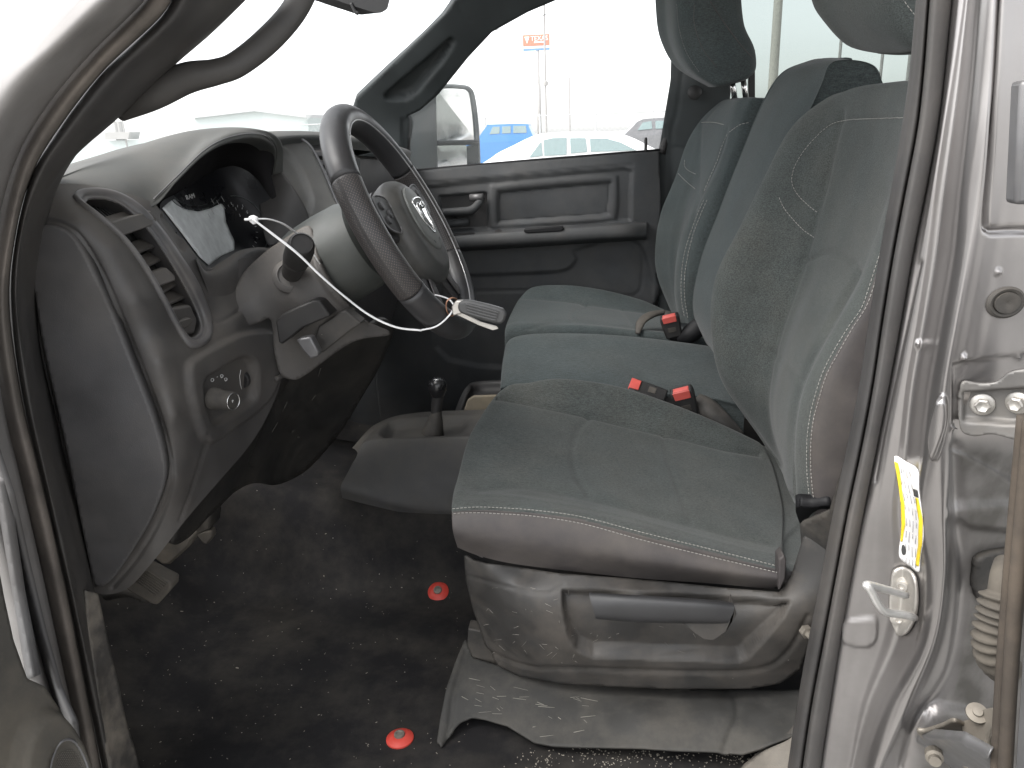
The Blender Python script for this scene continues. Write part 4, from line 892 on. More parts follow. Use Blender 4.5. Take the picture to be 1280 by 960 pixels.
# lower lip of the cluster bezel
lipc = net([PP([(246, 322, 1.20), (258, 337, 1.23), (280, 325, 1.28), (300, 313, 1.34), (325, 309, 1.42), (345, 312, 1.46)]), PP([(247, 330, 1.19), (262, 346, 1.215), (286, 340, 1.26), (300, 328, 1.31), (322, 317, 1.40), (345, 320, 1.44)]), [p+W([0.0, 0.02, -0.05]) for p in PP([(250, 338, 1.19), (266, 355, 1.215), (288, 352, 1.26), (300, 340, 1.31), (322, 330, 1.40), (345, 330, 1.44)])]], 6, 8)
lipc.build('cluster_lip', DASHD, dash)
# gauge pod right flank, grey centre panel and far vent
fl1 = sheet([(340, 200), (352, 214), (368, 236), (383, 262), (386, 280), (372, 285), (352, 300), (335, 305), (326, 270), (325, 235)], [(340, 200, 1.64), (386, 275, 1.60), (330, 300, 1.52), (326, 240, 1.62), (360, 260, 1.58)], 3)
fl1.build('hood_flank', DASH, dash, solid=0.004)
cp = sheet([(343, 176), (360, 171), (376, 173), (388, 185), (402, 212), (420, 250), (430, 275), (430, 300), (386, 300), (386, 270), (372, 236), (352, 205), (344, 190)], [(344, 180, 1.66), (376, 173, 1.74), (430, 290, 1.66), (386, 280, 1.62), (402, 212, 1.74), (360, 210, 1.66)], 3)
cp.emboss([(347, 190), (356, 187), (370, 200), (384, 228), (390, 246), (388, 262), (383, 262), (370, 236), (354, 210)], -0.012, 3)
cp.build('centre_panel', mat('grey_centre_panel', (0.13, 0.13, 0.125), rough=0.5, dust=0.35, grain=0.2), dash, solid=0.004)
tube('centre_bezel', PP([(376, 173, 1.73), (390, 185, 1.735), (404, 212, 1.73), (420, 250, 1.71), (432, 278, 1.69)]), 0.003, SATIN, dash, seg=8)
v2 = sheet([(388, 182), (430, 178), (450, 200), (450, 300), (432, 290), (418, 245), (402, 212)], [(388, 182, 1.76), (450, 200, 1.95), (430, 290, 1.76)], 4, sm=False).build('centre_vent', VB, dash, solid=0.004)
for k in range(6):
    y = 190+k*11; x = 394+k*4.6
    prism('slat', [P(x, y, 1.75), P(x+34, y-2, 1.86), P(x+36, y+3, 1.86), P(x+3, y+5.5, 1.75)], (-0.018, 0, 0.006), DASH, v2, 0.001)
# light switch
kb = P(274, 499, 1.085); ka = W([0.93, -0.30, -0.02])
swp = thing
lathe('headlight_switch', kb-ka/np.linalg.norm(ka)*0.012, ka, [(0.0175, 0), (0.0175, 0.008), (0.0155, 0.011), (0.0150, 0.036), (0.0135, 0.040), (0.0128, 0.0402), (0.0122, 0.0385), (0.0, 0.0385)], BLACKD, dash, seg=36)
kn = bpy.context.scene.objects['headlight_switch']
kc = kb+ka/np.linalg.norm(ka)*0.0285; U_, V_, A_ = frame_of(ka)
tube('knob_ring', [kc+(U_*math.cos(t)+V_*math.sin(t))*0.0131 for t in np.linspace(0, 2*math.pi, 40)[:-1]], 0.0007, CHROME, kn, raw=True, closed=True, seg=6)
text_on('knob_symbol', 'P', kc-A_*0.0013, W([0.3, 0.93, 0.12]), W([0, 0, 1]), 0.006, WM, kn)
for k, (x, y, s_) in enumerate(((264, 475, 'O'), (270, 470.5, '-'), (276, 470, 'D'), (281, 474, 'D'))):
    q = on_surf(SB, x, y, 0.002)
    if q: text_on('switch_symbol', s_, q[0], W([0.5, 0.85, 0.2]), W([0, 0, 1]), 0.008, WM, kn)
q = on_surf(SB, 305, 475, 0.0)
if q: lathe('dimmer_wheel', q[0]+W([-0.006, 0.006, 0]), (0.25, 0.9, 0), [(0.015, -0.004), (0.016, -0.003), (0.016, 0.003), (0.015, 0.004)], BLACK, dash, seg=28)
a = [on_surf(SB, x, y, 0.0015) for x, y in ((300, 462), (298.5, 470), (299.5, 480), (301, 486))]
tube('dimmer_scale', [p[0] for p in a if p], 0.0006, WM, dash, raw=True, seg=5)
# lower knee panel with scuffs
KN = mat('knee_plastic', (0.014, 0.014, 0.014), rough=0.5, spec=0.4, dust=0.2, dcol=(0.13, 0.115, 0.095), dscale=10)
kp = sheet([(225, 648), (245, 598), (268, 556), (300, 535), (325, 505), (345, 478), (352, 455), (390, 445), (440, 425), (478, 400), (492, 412), (478, 450), (450, 500), (425, 540), (400, 570), (376, 592), (345, 606), (318, 604), (292, 616), (262, 645), (235, 672), (215, 680)],
           [(225, 648, 1.06), (268, 556, 1.13), (325, 505, 1.27), (352, 455, 1.35), (440, 425, 1.45), (490, 410, 1.58), (450, 500, 1.62), (395, 575, 1.60), (340, 600, 1.46), (290, 610, 1.26), (235, 670, 1.12), (340, 530, 1.40)], 3.5)
kp.groove([(316, 580), (340, 520), (372, 470), (390, 450)], 0.010, 4); kp.wobble(0.003, 14)
kp.build('knee_panel', KN, dash, solid=0.012)
KB2 = kp.bvh()
specs = []
for x, y, dx, dy in ((340, 540, 7, -12), (353, 515, 6, -13), (375, 470, 5, -9), (398, 470, 3, -10), (322, 535, 8, -16), (365, 540, 3, -2), (372, 546, 4, 1), (300, 560, 9, -12), (390, 500, 4, -6)):
    a, b = on_surf(KB2, x, y, 0.0002), on_surf(KB2, x+dx, y+dy, 0.0002)
    if a and b: specs.append(([a[0], b[0]], random.uniform(0.0005, 0.0011)))
merge(join_tubes('scuffs', specs, mat('scuff', (0.09, 0.085, 0.075), rough=0.8), dash, seg=5), SC.objects['knee_panel'])
tube('knee_edge', PP([(344, 474, 1.30), (360, 466, 1.33), (385, 452, 1.36), (430, 430, 1.42), (470, 408, 1.48)]), [0.005, 0.005, 0.004, 0.003, 0.003], DASHD, dash, seg=8)
tube('side_duct', PP([(424, 524, 1.72), (440, 495, 1.74), (462, 458, 1.76), (480, 430, 1.78)]), [0.006, 0.012, 0.017, 0.014], KN, dash, seg=8, flat=0.6)

# ================================================================ STEERING COLUMN and WHEEL
WT = math.radians(27); n_ = W([math.cos(WT), 0.0, math.sin(WT)]); upw = W([-math.sin(WT), 0, math.cos(WT)]); sidew = W([0, 1.0, 0])
WC = P(507, 280, 1.30); RR = 0.193
CC = P(497, 279, 1.37)
colm = thing('steering_column', 'dark grey steering column shroud with control stalk and tilt lever', 'steering column', tuple(WC-n_*0.3))
pr = [(0.060, -0.215), (0.078, -0.205), (0.083, -0.18), (0.085, -0.13), (0.083, -0.085), (0.076, -0.065), (0.06, -0.058), (0, -0.055)]
CS = mat('column_cover', (0.045, 0.050, 0.048), rough=0.5, spec=0.45, grain=0.2, dust=0.12)
lathe('column_cover', CC, n_, pr, CS, colm, seg=48)
lsh = sheet([(262, 392), (290, 365), (305, 340), (330, 316), (350, 302), (384, 282), (393, 300), (400, 335), (425, 372), (462, 403), (488, 418), (440, 428), (380, 470), (362, 474), (350, 466), (343, 440), (338, 400), (320, 405), (285, 412)],
            [(262, 392, 1.22), (305, 340, 1.30), (350, 302, 1.31), (386, 285, 1.31), (400, 335, 1.27), (462, 403, 1.32), (440, 428, 1.30), (370, 470, 1.30), (340, 410, 1.29), (360, 360, 1.265), (290, 400, 1.24), (385, 400, 1.26)], 3)
lsh.groove([(387, 300), (393, 330), (410, 360), (435, 385), (462, 403)], 0.006, 2.5)
lsh.emboss([(350, 375), (362, 398), (375, 395), (372, 370)], 0.001, 3)
lsh.build('lower_shroud', DASHD, colm, solid=0.01)
LB = lsh.bvh()
# stalk
hb = on_surf(LB, 364, 343, 0.0); b0 = hb[0]; tip = P(378, 303, 1.165); ax = tip-b0; ln = np.linalg.norm(ax)
lathe('stalk_boot', b0-ax/ln*0.012, ax/ln+W([0, -0.4, 0.1]), [(0.030, 0.0), (0.030, 0.006), (0.024, 0.012), (0.021, 0.013), (0.02, 0.010), (0.0, 0.010)], DASHD, colm, seg=32, sq=1)
lathe('control_stalk', b0, ax, [(0.013, 0), (0.017, 0.01), (0.0205, ln*0.42), (0.0215, ln*0.5), (0.0205, ln*0.51), (0.0205, ln*0.53), (0.0222, ln*0.54), (0.0222, ln*0.80), (0.0205, ln*0.93), (0.0165, ln*0.97), (0.0158, ln*0.955), (0, ln*0.955)], BLACK, colm, seg=40)
# tilt lever block and second small lever
extr('lever_block', [(344, 402), (352, 393), (368, 385), (392, 375), (400, 376), (413, 395), (400, 401), (378, 410), (352, 431), (348, 428)], 1.235, 0.05, BLACK, colm, 0.005)
extr('tilt_lever', [(370, 425), (376, 423), (388, 421), (398, 440), (397, 446), (388, 449), (378, 438)], 1.215, 0.02, SATIN, colm, 0.003)
extr('shroud_underside', [(398, 408), (425, 390), (432, 388), (452, 404), (440, 412), (402, 442), (392, 425)], 1.262, 0.03, SHLD, colm, 0.003)

wheel = thing('steering_wheel', 'black perforated leather steering wheel with round airbag hub and chrome emblem', 'steering wheel', tuple(WC))
PERF = leather('perforated_leather', (0.022, 0.021, 0.022)); SMTH = leather('smooth_leather', (0.024, 0.024, 0.026), perf=False)
def wp(a, r=RR, h=0.0): return WC+upw*(r*math.cos(a))+sidew*(r*math.sin(a))+n_*h   # a=0 top, + towards passenger
def rim(name, a0, a1, m, r=0.0225, nseg=60):
    A = np.linspace(math.radians(a0), math.radians(a1), nseg); S = tube_surf([wp(a) for a in A], r, seg=28, raw=True, flat=1.0, updir=n_)
    S.V = S.V; o = S.build(name, m, wheel); fix_normals(o); return o
rim('rim', -62, 62, SMTH); rim('perforated_grip', 62.6, 117, PERF); rim('rim', 117.6, 242, SMTH); rim('perforated_grip', -117.4-0.0, -62.6, PERF)
# seam round the rim's inner face, its highlight put into pale metal
CHW = mat('rim_seam_glint', (0.42, 0.42, 0.42), rough=0.3, metal=0.7)
tube('rim_seam_glint', [wp(a, RR-0.013, 0.0185) for a in np.linspace(0, 2*math.pi, 121)[:-1]], 0.0013, CHW, wheel, raw=True, closed=True, seg=6)
# hub
HUBM = mat('hub_plastic', (0.040, 0.041, 0.040), rough=0.45, grain=0.3, dust=0.2, dscale=12); HUBD = mat('hub_side_plastic', (0.030, 0.029, 0.030), rough=0.5, grain=0.3)
def hubring(hw, hh, h, dy=0): 
    return [WC-upw*(0.012+0.2*max(0,-math.sin(t))*hh)+sidew*(hw*math.copysign(abs(math.cos(t))**0.85, math.cos(t)))+upw*(hh*math.copysign(abs(math.sin(t))**0.85, math.sin(t))+dy)+n_*h for t in np.linspace(0, 2*math.pi, 33)[:-1]]
rows = [hubring(0.062, 0.065, -0.035), hubring(0.080, 0.078, -0.02), hubring(0.090, 0.086, 0.0), hubring(0.088, 0.084, 0.014), hubring(0.074, 0.071, 0.026), hubring(0.056, 0.054, 0.0295), hubring(0.025, 0.025, 0.034), hubring(0.002, 0.002, 0.035)]
S = net(rows, 5, 2, cv=True); o = S.build('hub', HUBM, wheel); fix_normals(o)
disc = net([[WC-upw*0.006+sidew*(r*0.9*math.cos(t))+upw*(r*math.sin(t))+n_*h for t in np.linspace(0, 2*math.pi, 33)[:-1]] for r, h in ((0.058, 0.024), (0.058, 0.030), (0.055, 0.0335), (0.03, 0.0365), (0.001, 0.037))], 4, 2, cv=True)
o = disc.build('emblem_disc', mat('disc_grey', (0.10, 0.105, 0.10), rough=0.5, grain=0.3, dust=0.15, dscale=14), wheel); fix_normals(o)
lathe('hub_back', WC-n_*0.07, n_, [(0.055, 0), (0.068, 0.02), (0.072, 0.05), (0.05, 0.06)], HUBD, wheel, seg=40)
# emblem: horned head in a shield outline
em = lambda u, v, h=0.0372: WC-upw*0.004+sidew*u+upw*v+n_*(h+0.002)
def outline(pts, h0, hh, name, m, par): return prism(name, [em(u, v, h0) for u, v in pts], n_*hh, m, par, 0.0006)
sh_ = [(-0.026, 0.030), (0.026, 0.030), (0.027, 0.006), (0.019, -0.014), (0.0, -0.031), (-0.019, -0.014), (-0.027, 0.006)]
tube('emblem', [em(u, v, 0.0345) for u, v in smooth(sh_, 5)], 0.0019, CHROME, wheel, raw=True, closed=True, seg=8)
emb = [o for o in SC.objects if o.name.startswith('emblem')][0]
outline([(-0.006, 0.014), (0.006, 0.014), (0.008, 0.002), (0.005, -0.014), (0.0, -0.020), (-0.005, -0.014), (-0.008, 0.002)], 0.0335, 0.004, 'emblem_head', CHROME, emb)
for s in (-1, 1):
    tube('emblem_horn', [em(s*u, v, 0.0362-0.002*k*0.3) for k, (u, v) in enumerate([(0.004, 0.014), (0.012, 0.021), (0.020, 0.016), (0.020, 0.004), (0.015, -0.004), (0.012, 0.0)])], [0.004, 0.0042, 0.0038, 0.003, 0.0022, 0.001], CHROME, emb, seg=8)
for u in (-0.018, 0.018):
    tube('hub_mark', [em(u-0.004, -0.042, 0.0325), em(u, -0.047, 0.032), em(u+0.004, -0.042, 0.0325)], 0.0009, HUBD, wheel, seg=5)
# spokes with button pads
def spoke(name, a, w0, w1, r0, r1, m, th=0.012, h=0.0):
    d = upw*math.cos(a)+sidew*math.sin(a); t = upw*-math.sin(a)+sidew*math.cos(a)
    base = [WC+d*r0-t*w0, WC+d*r1-t*w1, WC+d*r1+t*w1, WC+d*r0+t*w0]
    return prism(name, [b+n_*h for b in base], -n_*th, m, wheel, 0.005)
for s in (-1, 1):
    spoke('spoke', s*math.radians(82), 0.034, 0.028, 0.07, 0.178, HUBD, 0.018, 0.004)
    d = upw*math.cos(s*math.radians(78))+sidew*math.sin(s*math.radians(78)); t = upw*-math.sin(s*math.radians(78))+sidew*math.cos(s*math.radians(78))
    cpt = WC+d*0.118+n_*0.006
    bpd = prism('button_pad', [cpt+d*u+t*v for u, v in smooth([(-0.03, -0.026), (0.02, -0.028), (0.034, -0.012), (0.034, 0.012), (0.02, 0.028), (-0.03, 0.026)], 4)], n_*0.008, BLACK, wheel, 0.002)
    tube('button_ring', [cpt+d*u*1.02+t*v*1.02+n_*0.008 for u, v in smooth([(-0.03, -0.026), (0.02, -0.028), (0.034, -0.012), (0.034, 0.012), (0.02, 0.028), (-0.03, 0.026)], 5)], 0.0015, SATIN, bpd, raw=True, closed=True, seg=6)
    for (u, v) in ((0.012, 0.012), (0.012, -0.012), (-0.008, 0.0)):
        lathe('button', cpt+d*u+t*v+n_*0.008, n_, [(0.007, 0), (0.0065, 0.003), (0, 0.0035)], HUBD, bpd, seg=14)
    spoke('lower_spoke', s*math.radians(152), 0.013, 0.017, 0.06, 0.178, HUBD, 0.012, 0.0)
    a = s*math.radians(152); d = upw*math.cos(a)+sidew*math.sin(a); t = upw*-math.sin(a)+sidew*math.cos(a)
    prism('spoke_trim', [WC+d*0.085-t*0.008+n_*0.002, WC+d*0.168-t*0.012+n_*0.002, WC+d*0.168+t*0.012+n_*0.002, WC+d*0.085+t*0.008+n_*0.002], n_*0.004, mat('spoke_grey', (0.09, 0.085, 0.085), rough=0.4, metal=0.3), wheel, 0.002)

# cable tie and keys
tie = thing('cable_tie', 'long white plastic cable tie looped from the stalk to the steering wheel', 'cable tie', tuple(P(315, 275, 1.18)))
tube('strap', PP([(316, 274, 1.14), (340, 292, 1.14), (372, 317, 1.13), (400, 344, 1.13), (430, 370, 1.135), (462, 394, 1.14), (495, 409, 1.145), (527, 413, 1.15)]), 0.0031, WHITE, tie, seg=8, flat=0.5)
tube('strap_tail', PP([(318, 274, 1.14), (335, 274, 1.17), (352, 279, 1.20), (366, 288, 1.235), (380, 300, 1.26), (400, 330, 1.27)]), 0.0025, WHITE, tie, seg=8, flat=0.5)
prism('lock_head', [P(310, 271, 1.14), P(315, 269, 1.14), P(321, 272, 1.14), P(321, 279, 1.14), P(316, 281, 1.14), P(311, 277, 1.14)], (0, 0.007, 0), WHITE, tie, 0.0015)
tube('tie_end', PP([(306, 274.5, 1.14), (316, 274, 1.14)]), 0.0022, WHITE, tie, raw=True, seg=6)
tube('thin_wire', PP([(525, 413, 1.15), (545, 408, 1.15), (560, 396, 1.16), (567, 384, 1.17), (562, 375, 1.19), (550, 370, 1.21), (538, 368, 1.24)]), 0.0014, WHITE, tie, seg=6)
keys_ = thing('key_fob', 'dark grey remote key fob with steel key hanging by the wheel rim', 'keys', tuple(P(590, 388, 1.17)))
fo = [(573, 379), (580, 376), (592, 377), (620, 384), (631, 389), (632, 397), (628, 404), (620, 405), (596, 399), (576, 392), (572, 386)]
extr('fob_body', fo, 1.155, 0.014, mat('fob_plastic', (0.06, 0.06, 0.06), rough=0.45, grain=0.3), keys_, 0.004, 2)
for k in range(4):
    tube('fob_rib', PP([(582+k*0.8, 380+k*3.6, 1.1535), (600+k*0.5, 384.5+k*3.8, 1.1535), (624-k, 391+k*3.2, 1.1535)]), 0.0010, mat('fob_rib', (0.09, 0.09, 0.09), rough=0.4) if k == 0 else bpy.data.materials['fob_rib'], keys_, seg=6)
extr('key_blade', [(568, 389), (572, 388), (600, 402), (621, 408), (623, 411), (616, 413), (598, 406.5), (570, 393)], 1.172, 0.0025, STEEL, keys_, 0.0005)
extr('fob_cap', [(564, 383), (570, 376), (580, 376), (577, 392), (566, 395)], 1.158, 0.010, STEEL, keys_, 0.002)
tube('key_ring', PP([(566, 372, 1.165), (573, 377, 1.175), (572, 388, 1.18), (565, 395, 1.175), (559, 390, 1.165), (558, 378, 1.160)]), 0.0012, mat('copper_ring', (0.45, 0.25, 0.17), rough=0.35, metal=0.9), keys_, closed=True, seg=6)

# ================================================================ PEDALS
ped = thing('parking_brake_pedal', 'dusty ribbed parking brake pedal under the dash end', 'pedal', tuple(P(180, 730, 1.05)))
pp_ = [(150, 722), (172, 707), (214, 729), (213, 738), (196, 757), (188, 755), (150, 733)]
PED = mat('dusty_pedal', (0.055, 0.05, 0.044), rough=0.85, dust=0.7, dcol=(0.145, 0.125, 0.10), dscale=12)
extr('pedal_pad', pp_, 1.06, 0.03, PED, ped, 0.004)
for k in range(8):
    tube('pad_rib', PP([(158+k*2.4, 719-k*1.6+0, 1.058), (194+k*2.2, 745-k*2.2, 1.058)]), 0.0012, PED, ped, raw=True, seg=6)
tube('pedal_arm', PP([(135, 742, 1.12), (160, 738, 1.10), (185, 745, 1.09)]), 0.012, BLACKD, ped, seg=10)
brk = thing('brake_pedal', 'grey brake pedal pad partly hidden behind the dash', 'pedal', tuple(P(215, 690, 1.2)))
extr('pedal_pad', [(186, 694), (205, 672), (225, 668), (241, 673), (236, 684), (212, 706), (203, 707)], 1.22, 0.03, PED, brk, 0.005, 0)
tube('pedal_arm', PP([(212, 680, 1.24), (225, 640, 1.27), (240, 600, 1.3)]), 0.010, BLACK, brk, seg=8)
gas = thing('accelerator_module', 'black pedal module with white printed label beside the brake pedal', 'pedal', tuple(P(250, 655, 1.35)))
extr('module_body', [(225, 655), (258, 636), (264, 646), (262, 662), (250, 668), (228, 668)], 1.38, 0.05, BLACKD, gas, 0.004)
extr('module_label', [(233, 658), (247, 647), (249, 658), (235, 660)], 1.376, 0.002, LAB, gas, 0)
extr('module_foot', [(245, 669), (252, 665), (264, 663), (266, 672), (259, 681), (254, 681)], 1.38, 0.02, PED, gas, 0.004)

# ================================================================ CONSOLE, SHIFTER
con = thing('floor_console', 'dusty dark tunnel console with tray recess round the shift lever', 'console', tuple(P(500, 620, 1.65)))
CM = mat('console_plastic', (0.034, 0.034, 0.036), rough=0.55, grain=0.3, dust=0.35, topdust=0.2, dcol=(0.13, 0.118, 0.095), dscale=8)
rows = [PP([(440, 560, 1.80), (470, 530, 1.86), (520, 516, 1.88), (640, 511, 1.88)]), PP([(444, 562, 1.76), (474, 530, 1.84), (520, 517.5, 1.86), (640, 512, 1.86)]), PP([(447, 566, 1.71), (466, 541, 1.76), (520, 531, 1.77), (640, 526, 1.77)]), PP([(448, 570, 1.67), (460, 549, 1.685), (520, 545, 1.69), (640, 541, 1.69)]),
        PP([(443, 575, 1.645), (458, 558, 1.665), (520, 553, 1.665), (640, 550, 1.665)]), PP([(434, 592, 1.62), (465, 590, 1.63), (520, 590, 1.63), (640, 590, 1.63)]), PP([(426, 608, 1.60), (465, 618, 1.60), (520, 629, 1.60), (640, 640, 1.60)])]
rows.append([p+W([0.0, 0.0, -0.03]) for p in rows[-1]])
cn = net(rows, 8, 10)
cn.emboss([(478, 543), (487, 528), (500, 525.5), (575, 521), (582, 524), (580, 541), (570, 543), (482, 546)], -0.02, 3, sm=False)
cn.emboss([(468, 546), (481, 526), (486, 524), (486, 527), (474, 548)], 0.003, 2, sm=False)
cn.build('console_body', CM, con)
shf = thing('shift_lever', 'black transfer shift lever with round shiny knob and rubber boot', 'shift lever', tuple(P(541, 538, 1.74)))
lathe('shift_boot', P(541, 543, 1.735), P(548, 505, 1.74)-P(541, 543, 1.735), [(0.028, 0), (0.024, 0.015), (0.016, 0.045), (0.011, 0.062), (0.0, 0.063)], BLACKD, shf, seg=24)
tube('lever_rod', PP([(545, 525, 1.74), (546, 505, 1.74), (549, 490, 1.74)]), [0.013, 0.0135, 0.014], BLACK, shf, seg=16)
lathe('shift_knob', P(547.5, 498, 1.74), W([0.02, 0, 1]), [(0.011, 0), (0.016, 0.008), (0.021, 0.020), (0.0225, 0.030), (0.021, 0.040), (0.0165, 0.047), (0.009, 0.051), (0, 0.052)], mat('knob_black', (0.015, 0.015, 0.016), rough=0.28), shf, seg=32)
lathe('knob_cap', P(547.5, 498, 1.74)+W([0.001, 0, 0.0485]), W([0.02, 0, 1]), [(0.012, 0), (0.010, 0.003), (0, 0.0038)], CHROME, shf, seg=24)
cup = thing('cup_tray', 'black floor tray with a tan stained bottom beside the jump seat', 'tray', tuple(P(600, 510, 1.92)))
ct = net([PP([(566, 522, 1.88), (574, 500, 1.95), (583, 484, 2.0), (596, 477, 2.05), (650, 474, 2.05)]), PP([(571, 522, 1.87), (580, 502, 1.94), (587, 488, 1.99), (598, 480, 2.04), (650, 477, 2.04)]), PP([(576, 523, 1.87), (583, 510, 1.93), (588, 498, 1.98), (602, 492, 2.02), (650, 490, 2.02)]), PP([(580, 523, 1.87), (588, 517, 1.90), (594, 512, 1.92), (605, 508, 1.93), (650, 506, 1.93)])], 6, 6)
ct.build('tray_wall', BLACK, cup)
prism('tray_bottom', PP([(579, 516), (584, 500), (592, 495), (660, 493), (660, 525), (580, 525)], 1.90), (0, 0.01, 0), mat('tan_stain', (0.20, 0.17, 0.12), rough=0.8, dust=0.5, dscale=14), cup, 0.004)

# red mat retainers
def retainer(x, y, i):
    h = on_surf(FLB, x, y, 0.0); t = thing('mat_retainer', ['red round floor mat retainer nearest the front edge of the seat shield', 'red round floor mat retainer near the bottom edge, left of the seat riser'][i], 'mat retainer', tuple(h[0]), 'red floor mat retainers')
    nn = h[1]
    lathe('disc', h[0], nn, [(0.024, 0), (0.024, 0.003), (0.018, 0.007), (0.012, 0.009), (0.011, 0.009)], RED, t, seg=36)
    lathe('bolt', h[0]+nn*0.007, nn, [(0.010, 0), (0.009, 0.006), (0.006, 0.0065), (0.005, 0.004), (0, 0.004)], HG, t, seg=20)
retainer(548, 740, 0); retainer(500, 924, 1)
# ================================================================ SEATS
def offs(r, v): return [p+W(v) for p in r]
# ---- driver seat
ds = thing('driver_seat', 'worn dusty dark grey cloth driver seat with pale stitching and plastic side shield', 'seat', tuple(W([0.05, 1.38, 0.6])))
Yc = [1.63, 1.57, 1.40, 1.22, 1.165, 1.128, 1.108, 1.13]
cr = [
 [(638, 484), (618, 497), (588, 545), (571, 604), (567, 622), (566, 636), (567, 662), (573, 684)],
 [(662, 478.5), (642, 501), (615, 546), (596, 604), (593, 620), (592, 634), (594, 668), (598, 694)],
 [(700, 474), (690, 509), (668, 552), (645, 608), (642, 622), (640, 636.5), (642, 674), (645, 705)],
 [(770, 483), (765, 526), (755, 572), (747, 624), (745, 638), (742, 650), (742, 690), (745, 718)],
 [(840, 506), (838, 544), (840, 592), (840, 648), (841, 662), (842, 676), (842, 706), (842, 726)],
 [(900, 530), (909, 561), (915, 612), (920, 669), (923, 684), (926, 697), (926, 718), (926, 733)],
 [(945, 551), (960, 578), (972, 630), (972, 682), (974, 696), (976, 709), (976, 724), (974, 737)]]
rows = [[P(x, y, Y) for (x, y), Y in zip(r, Yc)] for r in cr]
rows = [[r[0]+W([0, 0.035, -0.12]), r[0]+W([0, 0.03, -0.04])]+r for r in rows]
lip = rows[0]; front = offs(lip, [0.014, 0, -0.06]); front[0] = lip[0]+W([0.014, 0, 0.0]); under = offs(lip, [0.06, 0, -0.11]); under[-1] = lip[-1]+W([0.04, 0, -0.02]); under[0] = lip[0]+W([0.06, 0, 0])
for k in (-2, -3, -4): under[k] = lip[k]+W([0.045, 0.03, -0.02])
for k in (-1, -2, -3): front[k] = lip[k]+W([0.012, 0.01, -0.004*(4+k)])
rear = offs(rows[-1], [0.02, 0.006, -0.015]); rear2 = offs(rows[-1], [0.12, 0.02, -0.05])
cu_ = net([under, front]+rows+[rear, rear2], 22, 22)
S1 = [(566, 636), (592, 634), (620, 634.5), (669, 638), (729, 646.5), (804, 666), (879, 684.5), (976, 709)]
S2 = [(567, 642), (592, 641), (620, 642), (669, 645.5), (729, 655), (804, 675.5), (879, 694), (976, 717)]
cu_.groove([(569, 639), (592, 637.5), (620, 638), (669, 641.8), (729, 650.5), (804, 671), (879, 689.5), (976, 713)], 0.003, 2)
sA = [(618, 496), (645, 500), (680, 507), (740, 520), (785, 531), (830, 542), (870, 551), (909, 561), (950, 568)]
cu_.groove(sA, 0.008, 3.2)
cu_.groove([(738, 521), (722, 537), (716, 560), (717, 580), (724, 600), (738, 618)], 0.005, 3)
cu_.groove([(829, 542), (835, 570), (843, 600), (860, 640), (864, 650)], 0.003, 3)
cu_.groove([(600, 612), (640, 608), (672, 610), (747, 625), (822, 645), (897, 664), (965, 681)], 0.0035, 5)
cu_.wobble(0.0016, 11, 3)
cu_.emboss([(980, 690), (990, 720), (970, 745), (1100, 760), (1100, 600), (995, 660)], -0.004, 3)
co_ = cu_.build('seat_cushion', FABD, ds)
# vinyl side of the cushion uses its own material on the faces below the stitch line
W_ = np.array
paint_faces(co_, cu_, [(560, 639)]+[(x, y+3.5) for x, y in S1]+[(990, 714), (990, 800), (560, 800)], SIDE, lambda c: c[:, 1] < 1.30)
CBV = cu_.bvh()
stitches('cushion_stitching', CBV, S1, THREAD, co_); stitches('cushion_stitching', CBV, S2, THREAD, co_)
extr('cushion_end_cap', [(974, 700), (980, 694), (983, 700), (982, 722), (976, 736), (973, 738)], 1.10, 0.03, SIDE, ds, 0.004)
# backrest
c1 = [(952, 548), (905, 478), (890, 415), (895, 350), (925, 285), (960, 215), (990, 160), (1030, 126)]
c2 = [(956, 551), (913, 484), (902, 420), (908, 352), (938, 285), (972, 215), (1002, 160), (1040, 122)]
c3 = [(972, 578), (957, 500), (967, 440), (987, 375), (1009, 310), (1027, 250), (1042, 185), (1060, 118)]
c4 = [(982, 604), (972, 530), (980, 470), (1000, 410), (1033, 345), (1062, 275), (1085, 195), (1100, 114)]
c5 = [(992, 624), (991, 556), (1001, 498), (1020, 445), (1045, 402), (1074, 345), (1112, 235), (1138, 115)]
c6 = [(995, 628), (993, 553), (1002, 490), (1023, 440), (1046, 398), (1078, 338), (1118, 228), (1146, 118)]
c7 = [(1015, 634), (1010, 556), (1020, 496), (1042, 440), (1070, 385), (1096, 325), (1136, 220), (1160, 122)]
c8 = [(1036, 636), (1038, 565), (1050, 500), (1072, 440), (1098, 380), (1120, 320), (1158, 215), (1180, 126)]
Yb = [1.635, 1.60, 1.535, 1.40, 1.25, 1.185, 1.145, 1.13]
cols = [[P(x, y, Y) for x, y in c_] for c_, Y in zip([c1, c2, c3, c4, c5, c6, c7, c8], Yb)]
cols = [offs(cols[0], [0.13, 0.0, -0.02]), offs(cols[0], [0.05, 0.018, -0.005])]+cols+[offs(cols[-1], [0.06, 0.0, -0.01]), offs(cols[-1], [0.13, 0.03, -0.02])]
rows = [list(r) for r in zip(*cols)]
top = rows[-1]; rows += [offs(top, [0.04, 0, 0.012]), offs(top, [0.09, 0, 0.0]), offs(top, [0.13, 0, -0.06])]
rows = [offs(rows[0], [0.03, 0, -0.05])]+rows
bk = net(rows, 20, 20)
bk.groove([(974, 580), (961, 540), (957, 500), (962, 460), (967, 440), (977, 405), (987, 375), (1000, 338), (1012, 300), (1020, 270), (1030, 235), (1040, 190), (1052, 140)], 0.006, 4)
bk.groove([(1010, 325), (1030, 316), (1050, 317), (1070, 330)], 0.005, 3)
bk.groove([(1140, 146), (1100, 148), (1060, 150), (1035, 158)], 0.003, 3)
bk.groove([(965, 440), (985, 455), (1000, 475)], 0.002, 4)
